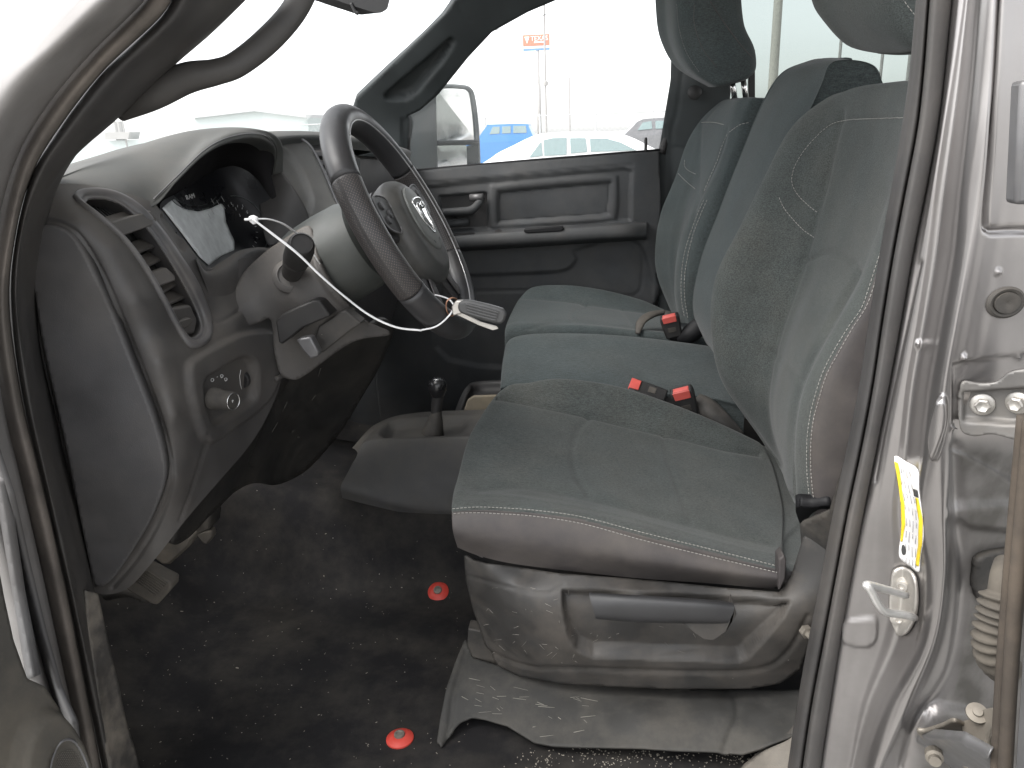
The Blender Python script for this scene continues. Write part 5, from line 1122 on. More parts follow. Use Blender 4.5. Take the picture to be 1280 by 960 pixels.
bk.groove([(990, 622), (988, 556), (997, 492), (1018, 440), (1041, 398), (1072, 340)], 0.007, 3.5)
bk.wobble(0.0016, 10, 5)
bo = bk.build('backrest', FABD, ds); BV = bk.bvh()
Bs1 = [(1013, 631), (1009, 590), (1009, 552), (1012, 525), (1017, 502), (1027, 470), (1040, 443), (1060, 410), (1077, 385), (1088, 355), (1096, 330), (1106, 300)]
Bs2 = [(1018, 631), (1014, 590), (1014, 552), (1017, 525), (1023, 502), (1033, 470), (1047, 443), (1066, 410), (1083, 383), (1093, 356), (1101, 332), (1110, 300)]
paint_faces(bo, bk, [(1017, 645), (1012, 590), (1012, 552), (1015, 525), (1020, 502), (1030, 470), (1044, 443), (1063, 410), (1080, 384), (1090, 356), (1099, 330), (1140, 220), (1165, 120), (1300, 120), (1300, 660)], SIDE, lambda c: c[:, 1] < 1.3)
stitches('backrest_stitching', BV, Bs1, THREAD, bo); stitches('backrest_stitching', BV, Bs2, THREAD, bo)
stitches('backrest_stitching', BV, [(1132, 147), (1100, 148), (1070, 149), (1045, 153), (1030, 162), (1012, 180), (1000, 196), (992, 212), (990, 228), (997, 243), (1012, 258), (1024, 267)], THREAD, bo)
stitches('backrest_stitching', BV, [(974, 247), (980, 260), (992, 275), (1005, 288), (1018, 297)], THREAD, bo)
stl = sheet([(995, 634), (1015, 633), (1038, 632), (1030, 645), (1006, 664), (1000, 655)], [(1000, 640, 1.15), (1035, 636, 1.13)], 2).build('bolster_gap_shade', DEEP, ds, solid=0.02)  # black sheet stands for the shade in the gap below the bolster
# headrest builder (columns of pixels with depth, looped)
def headrest(levels, parent, m, caps=True, name='headrest'):
    rows = [[P(x, y, Y) for x, y, Y in lv] for lv in levels]
    a = W(rows[0]).mean(0); b = W(rows[-1]).mean(0)
    rows = [[a+(p-a)*0.02 for p in rows[0]], [a+(p-a)*0.7+W([0, 0, -0.003]) for p in rows[0]]]+rows+[[b+(p-b)*0.7+W([0, 0, 0.01]) for p in rows[-1]], [b+(p-b)*0.02+W([0, 0, 0.012]) for p in rows[-1]]]
    S = net(rows, 6, 6, cv=True); o = S.build(name, m, parent); fix_normals(o); return S, o
def hr_levels(ff, fm, fn, s1, s2, bn, bfoff=0.20):
    out = []
    for k in range(len(ff)):
        lv = [ff[k], fm[k], fn[k], s1[k], s2[k], bn[k]]; out.append(lv)
    return out
mk = lambda c_, Y: [(x, y, Y) for x, y in c_]
lv = hr_levels(mk([(1090, 64), (1058, 55), (1030, 25), (1016, 0), (1008, -50), (1025, -95)], 1.53), mk([(1110, 66), (1084, 63), (1050, 30), (1036, 0), (1028, -50), (1040, -98)], 1.46), mk([(1130, 66), (1115, 64), (1085, 35), (1072, 0), (1066, -50), (1075, -98)], 1.34),
               mk([(1150, 64), (1140, 60), (1122, 35), (1112, 0), (1106, -50), (1112, -98)], 1.26), mk([(1175, 62), (1172, 55), (1165, 35), (1160, 0), (1156, -50), (1156, -90)], 1.25), mk([(1190, 60), (1200, 50), (1200, 30), (1196, 0), (1192, -50), (1188, -88)], 1.30))
rws = [[P(*p) for p in l] for l in lv]
for l in rws: l.append(l[0]+(l[5]-l[3])*0.9+W([0, 0.02, 0]))
def loopnet(rws, name, m, par):
    a = W(rws[0]).mean(0); b = W(rws[-1]).mean(0)
    rr = [[a+(p-a)*0.02 for p in rws[0]], [a+(p-a)*0.72+W([0, 0, -0.004]) for p in rws[0]]]+rws+[[b+(p-b)*0.7+W([0, 0, 0.012]) for p in rws[-1]], [b+(p-b)*0.02+W([0, 0, 0.014]) for p in rws[-1]]]
    S = net(rr, 7, 7, cv=True); o = S.build(name, m, par); fix_normals(o); return S, o
Sx, ho = loopnet(rws, 'headrest', FABD, ds)
HV = Sx.bvh()
stitches('headrest_stitching', HV, [(1122, -20), (1130, 0), (1138, 12), (1148, 24)], THREAD, ho)
for x in (1160, 1185): tube('headrest_post', [P(x, 55, 1.40), P(x-4, 125, 1.40)], 0.006, CHROME, ds, raw=True, seg=10)

# seat side shield with recess and recliner handle
sd_ = sheet([(580, 694), (590, 700), (606, 704), (650, 709), (702, 717), (800, 724), (900, 734), (974, 740), (988, 722), (1004, 672), (1032, 646), (1040, 660), (1034, 700), (1024, 760), (1012, 805), (1000, 838), (975, 855), (940, 861), (850, 862), (750, 858), (700, 855), (650, 846), (622, 832), (606, 806), (592, 765), (582, 725)],
            [(582, 695, 1.16), (650, 711, 1.14), (800, 725, 1.135), (900, 735, 1.13), (974, 741, 1.12), (660, 738, 1.095), (800, 748, 1.085), (592, 765, 1.18), (622, 832, 1.17), (610, 712, 1.12), (640, 760, 1.10), (700, 731, 1.098), (700, 855, 1.13), (800, 860, 1.12), (800, 800, 1.085), (900, 800, 1.085), (974, 746, 1.09), (940, 861, 1.12), (1000, 830, 1.11), (1004, 672, 1.12), (1035, 660, 1.11), (1010, 740, 1.09)], 2.6, sm=False)
sd_.emboss([(704, 738), (800, 741), (900, 747), (986, 752), (978, 770), (958, 795), (934, 822), (925, 826), (740, 820), (722, 812), (712, 798), (706, 770)], -0.024, 4, sm=False)
sd_.groove([(585, 720), (640, 735), (681, 742), (694, 737), (704, 731)], 0.0025, 1.5)
sd_.groove([(610, 815), (660, 834), (720, 836), (850, 840), (945, 838), (985, 815), (1010, 770)], 0.004, 2.5)
sd_.groove([(706, 740), (709, 775), (716, 800), (728, 812), (745, 818), (920, 824)], 0.002, 1.5)
sd_.wobble(0.001, 14, 9)
so_ = sd_.build('side_shield', SHLD, ds, solid=0.006)
SDV = sd_.bvh()
specs = []
rnd = random.Random(5)
for k in range(46):
    x = rnd.uniform(600, 720); y = rnd.uniform(735, 830)
    if k > 34: x = rnd.uniform(740, 930); y = rnd.uniform(775, 815)
    a, b = on_surf(SDV, x, y, 0.0001), on_surf(SDV, x+rnd.uniform(-7, 9), y+rnd.uniform(-3, 7), 0.0001)
    if a and b: specs.append(([a[0], b[0]], rnd.uniform(0.0002, 0.0006)))
merge(join_tubes('scratches', specs, mat('scratch', (0.16, 0.15, 0.135), rough=0.8), None, seg=4), so_)
hd = net([PP([(738, 741, 1.075), (800, 744, 1.072), (880, 749, 1.072), (916, 753, 1.075)]), PP([(736, 742, 1.058), (800, 746, 1.052), (880, 751, 1.052), (917, 755, 1.058)]), PP([(740, 756, 1.046), (800, 757, 1.042), (880, 759, 1.042), (918, 761, 1.048)]), PP([(744, 771, 1.046), (800, 774, 1.044), (880, 776, 1.044), (912, 776, 1.048)]), PP([(745, 774, 1.06), (800, 778, 1.058), (880, 780, 1.058), (908, 780, 1.06)]), PP([(745, 772, 1.09), (800, 776, 1.09), (880, 778, 1.09), (908, 778, 1.09)])], 6, 8)
hd.build('recliner_handle', mat('handle_plastic', (0.026, 0.026, 0.0275), rough=0.5, grain=0.25), ds)
extr('handle_pivot', [(842, 776), (914, 776), (918, 760), (921, 768), (908, 790), (892, 801), (880, 800), (868, 792), (852, 778)], 1.052, 0.04, SHLD, ds, 0.004)
lathe('seat_bolt', P(1010, 792, 1.07), (0.3, -1, 0), [(0.01, -0.01), (0.01, 0.0), (0.006, 0.001), (0.006, 0.012), (0, 0.012)], HG, ds, seg=6)
# seat frame bracket and riser cover
extr('frame_bracket', [(585, 786), (604, 789), (622, 812), (622, 832), (590, 822), (584, 806)], 1.20, 0.03, BLACKD, ds, 0.003)
rs = thing('seat_riser', 'scuffed grey plastic riser cover under the driver seat', 'seat riser', tuple(W([0.1, 1.2, 0.58])))
rp = sheet([(582, 797), (587, 812), (592, 822), (640, 836), (700, 850), (800, 858), (900, 862), (1004, 862), (1004, 915), (985, 922), (950, 935), (928, 942), (900, 940), (800, 935), (690, 932), (668, 928), (650, 917), (634, 907), (605, 899), (590, 897), (576, 903), (563, 916), (553, 932), (546, 928), (550, 900), (558, 860), (570, 825)],
            [(582, 797, 1.24), (546, 928, 1.05), (558, 870, 1.12), (592, 822, 1.2), (590, 897, 1.095), (640, 860, 1.14), (700, 930, 1.045), (700, 850, 1.16), (800, 858, 1.16), (800, 933, 1.04), (900, 862, 1.16), (900, 937, 1.03), (1004, 862, 1.15), (1004, 915, 1.05), (928, 942, 1.025), (630, 905, 1.08), (668, 928, 1.05), (800, 885, 1.10), (900, 890, 1.09)], 2.6, sm=False)
rp.groove([(583, 812), (575, 840), (566, 870), (562, 905), (556, 930)], 0.005, 3)
rp.groove([(918, 868), (922, 890), (915, 912), (905, 938)], 0.004, 4); rp.wobble(0.0028, 16, 4)
rpo = rp.build('riser_cover', RISER, rs, solid=0.005)
RV = rp.bvh(); specs = []
for k in range(34):
    x = rnd.uniform(575, 730); y = rnd.uniform(840, 925) if x > 650 else rnd.uniform(845, 893)
    a, b = on_surf(RV, x, y, 0.0001), on_surf(RV, x+rnd.uniform(3, 22), y+rnd.uniform(-3, 5), 0.0001)
    if a and b: specs.append(([a[0], b[0]], rnd.uniform(0.0003, 0.0008)))
merge(join_tubes('scuff_marks', specs, mat('pale_scuff', (0.20, 0.19, 0.165), rough=0.9), None, seg=4), rpo)

# ---- centre jump seat
js = thing('centre_seat', 'dark teal grey centre jump seat between the two front seats', 'seat', tuple(W([0.1, 1.83, 0.8])))
v1 = mk([(634, 429), (660, 418.5), (730, 417.5), (800, 422), (872, 431), (905, 437)], 1.97)
v2_ = mk([(629, 450), (648, 441), (730, 440), (800, 446), (876, 453), (912, 458)], 1.85)
v3 = mk([(626, 484), (640, 478), (730, 478), (800, 484), (885, 492), (930, 502)], 1.695)
rows = [[P(*p) for p in r] for r in zip(v1, v2_, v3)]
rows = [[r[0]+W([0, 0.01, -0.09]), r[0], r[1], r[2], r[2]+W([0, -0.012, -0.02]), r[2]+W([0, -0.012, -0.1])] for r in rows]
rows = [offs(rows[0], [0.04, 0, -0.12]), offs(rows[0], [0.006, 0, -0.05])]+rows
jc = net(rows, 8, 8); jc.wobble(0.001, 12, 6); jc.build('seat_cushion', FAB, js)
b1 = mk([(893, 448), (868, 392), (876, 330), (901, 262), (929, 190), (955, 128), (978, 92), (1008, 77.5)], 1.97)
b2 = mk([(905, 458), (880, 400), (892, 335), (918, 262), (948, 190), (975, 128), (998, 90), (1022, 77)], 1.84)
b3 = mk([(925, 470), (902, 410), (915, 345), (942, 275), (975, 205), (1005, 145), (1024, 105), (1036, 80)], 1.70)
cols = [[P(*p) for p in b] for b in (b1, b2, b3)]
cols = [offs(cols[0], [0.10, 0, 0]), offs(cols[0], [0.01, 0.006, 0])]+cols+[offs(cols[2], [0.012, -0.012, 0]), offs(cols[2], [0.10, -0.012, 0])]
cols[-1][-1] = cols[-1][-1]+W([0.0, 0, -0.055]); cols[-1][-2] = cols[-1][-2]+W([0, 0, -0.02]); cols[-2][-1] = cols[-2][-1]+W([0, 0, -0.006])
rows = [list(r) for r in zip(*cols)]; t_ = rows[-1]
XM = t_[-1][0]+0.004
rows += [[W([min(q[0], XM), q[1], q[2]]) for q in offs(t_, v)] for v in ([0.035, 0, 0.006], [0.075, 0, -0.006], [0.10, 0, -0.04])]
jb = net(rows, 9, 8); jb.groove([(895, 420), (885, 440), (895, 455)], 0.002, 3); jb.wobble(0.001, 9, 8); jb.build('backrest', FAB, js)

# ---- passenger seat
ps = thing('passenger_seat', 'clean teal grey passenger seat with headrest, beside the far door', 'seat', tuple(W([0.0, 2.24, 0.8])))
u1 = mk([(664, 362), (700, 356.5), (750, 362), (800, 375), (840, 392)], 2.46)
u2 = mk([(652, 371), (700, 374), (750, 380), (800, 388), (845, 399)], 2.39)
u3 = mk([(642, 388), (690, 387), (745, 392), (800, 399), (850, 408)], 2.22)
u4 = mk([(635, 404), (680, 400), (740, 403), (800, 410), (855, 417)], 2.07)
u5 = mk([(633, 415), (668, 412), (740, 411.5), (800, 417), (858, 423)], 2.01)
rows = [[P(*p) for p in r] for r in zip(u1, u2, u3, u4, u5)]
rows = [[r[0]+W([0, 0.02, -0.09])]+r+[r[-1]+W([0, -0.01, -0.09])] for r in rows]
rows = [offs(rows[0], [0.05, 0, -0.14]), offs(rows[0], [0.008, 0, -0.06])]+rows+[offs(rows[-1], [0.1, 0, -0.02])]
pc = net(rows, 18, 16)
pc.groove([(652, 371), (700, 374.5), (719, 377), (760, 383), (809, 390)], 0.006, 2.4); pc.groove([(733, 381), (720, 386), (715, 394), (717, 400)], 0.005, 2); pc.groove([(660, 411), (690, 404), (740, 404.5), (800, 411)], 0.003, 2.5)
pc.groove([(778, 388), (786, 398), (792, 408)], 0.002, 2)
pc.build('seat_cushion', FAB, ps)
p1 = mk([(846, 405), (823, 350), (819, 312), (826, 267), (844, 222), (858, 180), (876, 150), (900, 128)], 2.44)
p2_ = mk([(849, 406), (838, 355), (836, 312), (843, 267), (858, 222), (868, 185), (882, 152), (905, 127)], 2.37)
p2b = mk([(850, 406), (846, 358), (848, 314), (857, 267), (870, 225), (877, 190), (888, 152), (908, 127)], 2.30)
p3 = mk([(849, 404), (843, 364), (847, 316), (861, 273), (878, 240), (892, 208), (905, 165), (918, 127)], 2.11)
p4 = mk([(858, 404), (850, 368), (856, 328), (876, 270), (893, 232), (907, 198), (918, 162), (932, 126)], 2.05)
p5 = mk([(868, 405), (864, 370), (874, 330), (893, 275), (908, 235), (922, 198), (935, 160), (946, 128)], 2.03)
cols = [[P(*p) for p in b] for b in (p1, p2_, p2b, p3, p4, p5)]
cols = [offs(cols[0], [0.09, 0.01, 0]), offs(cols[0], [0.03, 0.01, 0])]+cols+[offs(cols[-1], [0.08, 0.0, 0])]
rows = [list(r) for r in zip(*cols)]; t_ = rows[-1]
XM = t_[-1][0]+0.01
rows += [[W([min(q[0], XM), q[1], q[2]]) for q in offs(t_, v)] for v in ([0.03, 0, 0.006], [0.07, 0, -0.004], [0.09, 0, -0.05])]
pb = net(rows, 16, 16)
pb.groove([(876, 155), (874, 190), (873, 220), (871, 250), (862, 300)], 0.004, 2.5)
pb.groove([(908, 160), (905, 178), (898, 198), (888, 220), (876, 245), (868, 262)], 0.004, 2.2)
pb.groove([(877, 153), (895, 153), (906, 156)], 0.002, 1.6)
po = pb.build('backrest', FAB, ps); PV = pb.bvh()
for l_ in ([(877, 153), (892, 153), (905, 156)], [(909, 168), (903, 182), (897, 200), (887, 223), (880, 240)], [(884, 250), (876, 268), (866, 295), (860, 320), (856, 345), (856, 372), (860, 398)], [(880, 250), (872, 268), (862, 295), (855, 320), (852, 345), (852, 372), (856, 398)],
           [(856, 200), (856, 208), (862, 214), (871, 218)], [(848, 217), (858, 227), (869, 236)], [(912, 165), (925, 156), (937, 153)]):
    stitches('backrest_stitching', PV, l_, THREAD, po, r=0.0008, gap=0.009, length=0.006)
FABS = FAB
hl = [mk([(884, 106), (850, 84), (832, 52), (825, 18), (826, -30), (850, -80)], 2.37), mk([(886, 107), (856, 88), (838, 56), (832, 18), (834, -30), (856, -82)], 2.27), mk([(888, 107), (862, 88), (846, 56), (842, 18), (844, -30), (864, -82)], 2.15),
      mk([(898, 107), (880, 93), (864, 62), (858, 20), (860, -30), (876, -82)], 2.115), mk([(918, 102), (915, 92), (900, 55), (890, 10), (886, -40), (898, -80)], 2.11), mk([(936, 97), (944, 85), (941, 58), (928, 25), (923, -35), (922, -78)], 2.15)]
rws = [[P(*hl[c_][k]) for c_ in range(6)] for k in range(6)]
for l in rws: l.append(l[5]+W([0.0, 0.17, 0]))
Sx, hpo = loopnet(rws, 'headrest', FAB, ps); HPV = Sx.bvh()
stitches('headrest_stitching', HPV, [(846, 5), (849, 35), (858, 65), (874, 90)], mat('dim_thread', (0.16, 0.16, 0.155), rough=0.9), hpo, r=0.0006)
seam('headrest_seam', HPV, [(888, 2), (905, 28), (925, 55), (942, 74)], 0.0012, SIDE, hpo)
seam('headrest_seam', HPV, [(868, 5), (868, 30), (878, 60), (896, 84)], 0.0008, SIDE, hpo)
for x, d in ((914, 5), (928, 5)): tube('headrest_post', [P(x, 92, 2.24), P(x+d, 128, 2.24)], 0.0075, CHROME, ps, raw=True, seg=12)
for x in (917, 931): lathe('post_sleeve', P(x+2, 126, 2.24), (0, 0, 1), [(0.014, 0), (0.014, 0.006), (0.009, 0.007)], BLACK, ps, seg=16)

# ================================================================ BUCKLES
def buckle(name, label, base, d, up, L_=0.075, w_=0.048, th=0.026, group='seat belt buckles'):
    base = W(base); d = W(d, ) if isinstance(d, np.ndarray) else W(list(d)); d = d/np.linalg.norm(d); up = W(list(up)); up = up-d*(up @ d); up /= np.linalg.norm(up); s = np.cross(d, up)
    t = thing(name, label, 'seat belt buckle', tuple(base), group)
    a = [base-s*w_*0.42, base+s*w_*0.42, base+s*w_*0.5+d*L_*0.8, base+s*w_*0.46+d*L_, base-s*w_*0.46+d*L_, base-s*w_*0.5+d*L_*0.8]
    body = prism('buckle_body', [p-up*th/2 for p in a], up*th, BLACK, t, 0.004)
    e = base+d*(L_+0.0015)
    prism('release_button', [e-s*w_*0.34-up*th*0.15, e+s*w_*0.34-up*th*0.15, e+s*w_*0.34+up*th*0.42, e-s*w_*0.34+up*th*0.42], -d*0.018, REDB, t, 0.002)
    prism('top_button', [base-s*w_*0.34+d*L_*0.74+up*th*0.5, base+s*w_*0.34+d*L_*0.74+up*th*0.5, base+s*w_*0.36+d*(L_+0.001)+up*th*0.5, base-s*w_*0.36+d*(L_+0.001)+up*th*0.5], up*0.003, REDB, t, 0.0012)
    prism('embossed_mark', [base-s*w_*0.2+d*L_*0.3+up*th*0.5, base+s*w_*0.2+d*L_*0.3+up*th*0.5, base+s*w_*0.2+d*L_*0.5+up*th*0.5, base-s*w_*0.2+d*L_*0.5+up*th*0.5], up*0.001, BLACKD, t, 0)
    st = prism('stalk', [base-s*w_*0.3-up*0.003, base+s*w_*0.3-up*0.003, base+s*w_*0.25-d*0.05-up*0.02, base-s*w_*0.25-d*0.05-up*0.02], up*0.006, BLACK, t, 0.002)
    return t
buckle('seat_buckle', 'upright black belt buckle with red top beside the driver backrest', P(862, 519, 1.665), P(846, 472, 1.64)-P(862, 519, 1.665), (-0.25, -1, 0.35), L_=0.075, w_=0.052)
buckle('seat_buckle', 'black belt buckle lying flat with red end pointing forward on the driver cushion edge', P(832, 498, 1.68), P(778, 480, 1.70)-P(832, 498, 1.68), (0.1, -0.6, 1), L_=0.085, w_=0.042, th=0.024)
buckle('seat_buckle', 'black belt buckle with red top between centre and passenger seats', P(843, 420, 2.0), P(836, 394, 1.99)-P(843, 420, 2.0), (-0.3, -0.8, 0.7), L_=0.062, w_=0.05)
tube('belt_strap', PP([(826, 500, 1.69), (845, 512, 1.68), (868, 516, 1.67), (885, 505, 1.68), (898, 500, 1.70)]), 0.011, BLACK, None, seg=8, flat=0.3)
tag(SC.objects['belt_strap'], 'black belt webbing behind the upright buckle at the driver seat hinge', 'belt webbing')
ss = tube('seat_hinge_cover', PP([(870, 500, 1.70), (884, 512, 1.67), (905, 530, 1.655), (925, 545, 1.65)]), [0.02, 0.026, 0.022, 0.012], BLACKD, js, seg=12)
tube('hinge_cover', PP([(848, 424, 2.0), (862, 418, 1.99), (876, 405, 1.99), (880, 392, 1.99)]), [0.012, 0.024, 0.024, 0.012], DEEP, js, seg=12)
wb = tube('loose_webbing', PP([(797, 417, 2.0), (802, 402, 2.04), (815, 393, 2.08), (832, 391, 2.1), (842, 398, 2.05)]), [0.006, 0.014, 0.018, 0.016, 0.01], BLACKD, None, seg=10, flat=0.4)
tag(wb, 'folded black belt webbing on the passenger cushion beside its buckle', 'belt webbing')

# ================================================================ rear view mirror
rv = thing('rear_view_mirror', 'black interior rear view mirror cut by the top edge', 'mirror', tuple(P(450, 0, 1.75)))
prism('mirror_body', [P(x, y, 1.75) for x, y in smooth([(400, -40), (404, -8), (420, 0), (450, 10), (470, 16), (480, 14), (486, 4), (488, -40)], 4)], (-0.04, 0.012, 0), BLACK, rv, 0.006)
tube('toggle', PP([(439, 4, 1.75), (444, 14, 1.75), (448, 17, 1.75)]), 0.004, BLACK, rv, seg=8)
tube('mirror_arm', [P(440, -20, 1.77), P(430, -60, 1.77)], 0.012, BLACK, rv, raw=True)

# ================================================================ OUTSIDE
def far_Y(z, h): return 0
def car(kind, label, x0, x1, Y, ztop, length_dir, paint, prof, glassp, width=1.8, group=None, wheels=(0.18, 0.8), zb=0.3, wr=0.33):
    """side view body from a unit profile, with windows, wheels; x0..x1 world span at depth Y"""
    t = thing(kind, label, kind.replace('_', ' ').split()[-1] if kind != 'parked_car' else 'car', ((x0+x1)/2, Y+width/2, 0), group)
    Lx = x1-x0; f = lambda u, v: (x0+u*Lx, Y, v*ztop)
    lowp = [(u, v) for u, v in prof['body']]; top = prof['cabin']
    S_ = []
    # body lofted across the width with tumblehome
    def loft(pts, name, m, ins_top, y0, y1):
        pts = smooth(pts, 4); vmax = max(p[1] for p in pts); vmin = min(p[1] for p in pts); rows = []
        for s, side in ((0.0, 0), (0.06, 1), (0.94, 1), (1.0, 0)):
            r = []
            for u, v in pts:
                tt = (v-vmin)/(vmax-vmin+1e-6); ins = ins_top*tt
                yy = y0+ins+(y1-y0-2*ins)*s; uu = u if side else 0.5*(min(p[0] for p in pts)+max(p[0] for p in pts))+(u-0.5*(min(p[0] for p in pts)+max(p[0] for p in pts)))*0.985
                r.append((x0+uu*Lx, yy, v*ztop))
            rows.append(r)
        bm = bmesh.new(); R_ = [[bm.verts.new(p) for p in r] for r in rows]
        for A, B in zip(R_, R_[1:]):
            for k in range(len(A)): bm.faces.new((A[k], A[(k+1) % len(A)], B[(k+1) % len(A)], B[k]))
        bm.faces.new(R_[0][::-1]); bm.faces.new(R_[-1]); return finish(bm, name, m, t)
    loft(lowp, 'body', paint, 0.05, Y, Y+width); loft(top, 'cabin', paint, 0.18, Y+0.06, Y+width-0.06)
    for w_ in glassp:
        vmin = min(v for u, v in top); vmax = max(v for u, v in top)
        pts = [(x0+u*Lx, Y+0.06+0.18*(v-vmin)/(vmax-vmin)-0.015, v*ztop) for u, v in w_]
        prism('side_window', pts, (0, 0.03, 0), WINM, t, 0.004)
    for wx in wheels:
        for yy in (Y-0.02, Y+width-0.2):
            whl = lathe('wheel', (x0+wx*Lx, yy, wr), (0, 1, 0), [(wr*0.6, 0), (wr*0.95, 0.0), (wr, 0.03), (wr, 0.19), (wr*0.95, 0.22)], BLACK, t, seg=24)
            lathe('rim', (x0+wx*Lx, yy-0.012, wr), (0, 1, 0), [(wr*0.62, 0.0), (wr*0.6, 0.02), (wr*0.2, 0.03), (0.0, 0.0)][::-1], STEEL, whl, seg=16)
    return t
WINM = mat('car_window', (0.16, 0.22, 0.22), rough=0.1, spec=0.8, mott=0.05)
WPAINT = mat('white_car_paint', (0.80, 0.80, 0.80), rough=0.3, coat=0.5, mott=0.02); BPAINT = mat('blue_car_paint', (0.03, 0.16, 0.42), rough=0.35, coat=0.4, mott=0.05); GPAINT = mat('grey_car_paint', (0.12, 0.12, 0.125), rough=0.35, coat=0.4)
Ys = 10.6
xl, xr = P(590, 200, Ys)[0]-1.05, P(835, 190, Ys)[0]+1.0
def U_of(x, Y=Ys, a=xl, b=xr): return (P(x, 190, Y)[0]-a)/(b-a)
zt = 1.0; ZS = lambda x, y, Y=Ys: P(x, y, Y)[2]
def tr(pts, Y, a, b): return [((P(x, y, Y)[0]-a)/(b-a), P(x, y, Y)[2]) for x, y in pts]
cab_ = tr([(592, 212), (612, 198), (640, 182), (668, 169), (690, 166), (730, 164.5), (765, 165), (788, 171), (815, 184), (842, 200), (842, 215)], Ys+0.1, xl, xr)
bod = [(0.0, 0.35), (0.0, 0.7), (0.03, 0.86), (0.15, 0.98), cab_[0], (0.6, 1.10), (0.9, 1.12), (0.985, 1.0), (1.0, 0.6), (0.98, 0.32), (0.5, 0.28), (0.02, 0.3)]
bod[4] = (cab_[0][0], 1.06)  # base of the windshield
cab_[0] = (cab_[0][0], 0.98); cab_[-1] = (cab_[-1][0], 0.98)
wn = [tr([(661, 197), (676, 176), (678, 195)], Ys+0.1, xl, xr), tr([(680, 195), (678.5, 175), (690, 172.5), (708, 172), (708, 193.5)], Ys+0.1, xl, xr), tr([(738, 190), (737, 173), (758, 173), (776, 178), (796, 188)], Ys+0.1, xl, xr), tr([(713, 192), (712, 172.5), (732, 172.5), (734, 190)], Ys+0.1, xl, xr)]
car('parked_car', 'white sedan parked just outside the passenger window', xl, xr, Ys, 1.0, 1, WPAINT, dict(body=bod, cabin=cab_), wn)
Yj = 34.0
a, b = P(566, 190, Yj)[0], P(666, 190, Yj)[0]
bod = [(0.0, 0.5), (0.0, 1.0), (0.04, 1.15), (0.33, 1.25), (0.5, 1.28), (0.97, 1.28), (1.0, 1.2), (1.0, 0.6), (0.9, 0.5), (0.5, 0.45), (0.1, 0.45)]
cb = tr([(599, 172), (607, 158), (612, 156), (635, 155), (658, 155), (661, 158), (662, 172)], Yj+0.1, a, b); cb = [(u, v) for u, v in cb]; cb[0] = (cb[0][0], 1.2); cb[-1] = (cb[-1][0], 1.2)
wn = [tr([(611, 168), (615, 158.5), (624, 158), (624, 167)], Yj, a, b), tr([(627, 167), (627, 158), (638, 157.5), (638, 166.5)], Yj, a, b), tr([(641, 166.5), (641, 157.5), (657, 157), (658, 166)], Yj, a, b)]
car('parked_jeep', 'bright blue boxy off-roader parked beyond the white sedan', a, b, Yj, 1.0, 1, BPAINT, dict(body=bod, cabin=cb), wn, wheels=(0.17, 0.78), wr=0.42)
SC.objects['parked_jeep']['category'] = 'off-roader'; SC.objects['parked_jeep'].name = 'parked_suv'
Yg = 20.0
a, b = P(758, 180, Yg)[0], P(880, 180, Yg)[0]
bod = [(0.0, 0.5), (0.0, 1.2), (0.04, 1.38), (0.4, 1.42), (1.0, 1.42), (1.0, 0.6), (0.5, 0.5)]
cb = tr([(782, 168), (792, 157), (800, 150.5), (812, 148), (860, 146), (872, 150), (876, 166)], Yg+0.1, a, b); cb[0] = (cb[0][0], 1.3); cb[-1] = (cb[-1][0], 1.3)
wn = [tr([(797, 163), (804, 153), (815, 151), (816, 161)], Yg, a, b), tr([(820, 161), (820, 151), (845, 150), (846, 160)], Yg, a, b)]
car('parked_pickup', 'dark grey pickup truck parked at the right of the passenger window', a, b, Yg, 1.0, 1, GPAINT, dict(body=bod, cabin=cb), wn, wheels=(0.2, 0.85), wr=0.4)

# fence behind the cars
FEN = mat('galvanised', (0.42, 0.43, 0.43), rough=0.5, metal=0.4)
Yf = 44.0; fn = thing('lot_fence', 'thin pale wire fence running behind the parked cars', 'fence', (0, Yf, 0))
zf = 2.45
join_tubes('rail', [([(-18, Yf, zf), (22, Yf, zf)], 0.03), ([(-18, Yf, 0.2), (22, Yf, 0.2)], 0.02), ([(-18, Yf, 1.3), (22, Yf, 1.3)], 0.012)], FEN, fn)
for x in np.arange(-18, 22.1, 3.0):
    tube('post', [(x, Yf, 0), (x, Yf, zf+0.1)], 0.045, FEN, fn, raw=True, seg=8)
MESH = [([(x, Yf, 0.2), (min(x+2.2, 22), Yf, 0.2+min(2.2, 22-x))], 0.006) for x in np.arange(-18, 20, 0.28)]+[([(x+2.2, Yf, 0.2), (x, Yf, 2.4)], 0.006) for x in np.arange(-18, 19, 0.28)]
join_tubes('chain_link', MESH, FEN, fn, seg=3)
# red sign on a tall pole
Yp = 120.0
POLE = mat('pole_steel', (0.30, 0.29, 0.28), rough=0.6); SRED = mat('sign_red', (0.62, 0.17, 0.10), rough=0.5); SW = mat('sign_white', (0.8, 0.8, 0.8), rough=0.5); SBL = mat('sign_blue', (0.12, 0.25, 0.5), rough=0.5)
sg_ = thing('pole_sign', 'tall roadside sign with red panel and white lettering on a slim pole', 'sign', tuple(W([P(672, 150, Yp)[0], Yp, 0])))
px0, px1 = P(653.5, 50, Yp)[0], P(687, 50, Yp)[0]; zt_, zb_ = P(670, 43, Yp)[2], P(670, 57, Yp)[2]
box('sign_panel', (px0, Yp, zb_), (px1, Yp+0.6, zt_), SRED, sg_, 0.03)
box('white_band', (px0, Yp+0.05, zb_-0.35), (px1, Yp+0.55, zb_-0.03), SW, sg_, 0.02); box('blue_band', (px0, Yp+0.05, zb_-0.62), (px1, Yp+0.55, zb_-0.38), SBL, sg_, 0.02)
xm = (px0+px1)/2
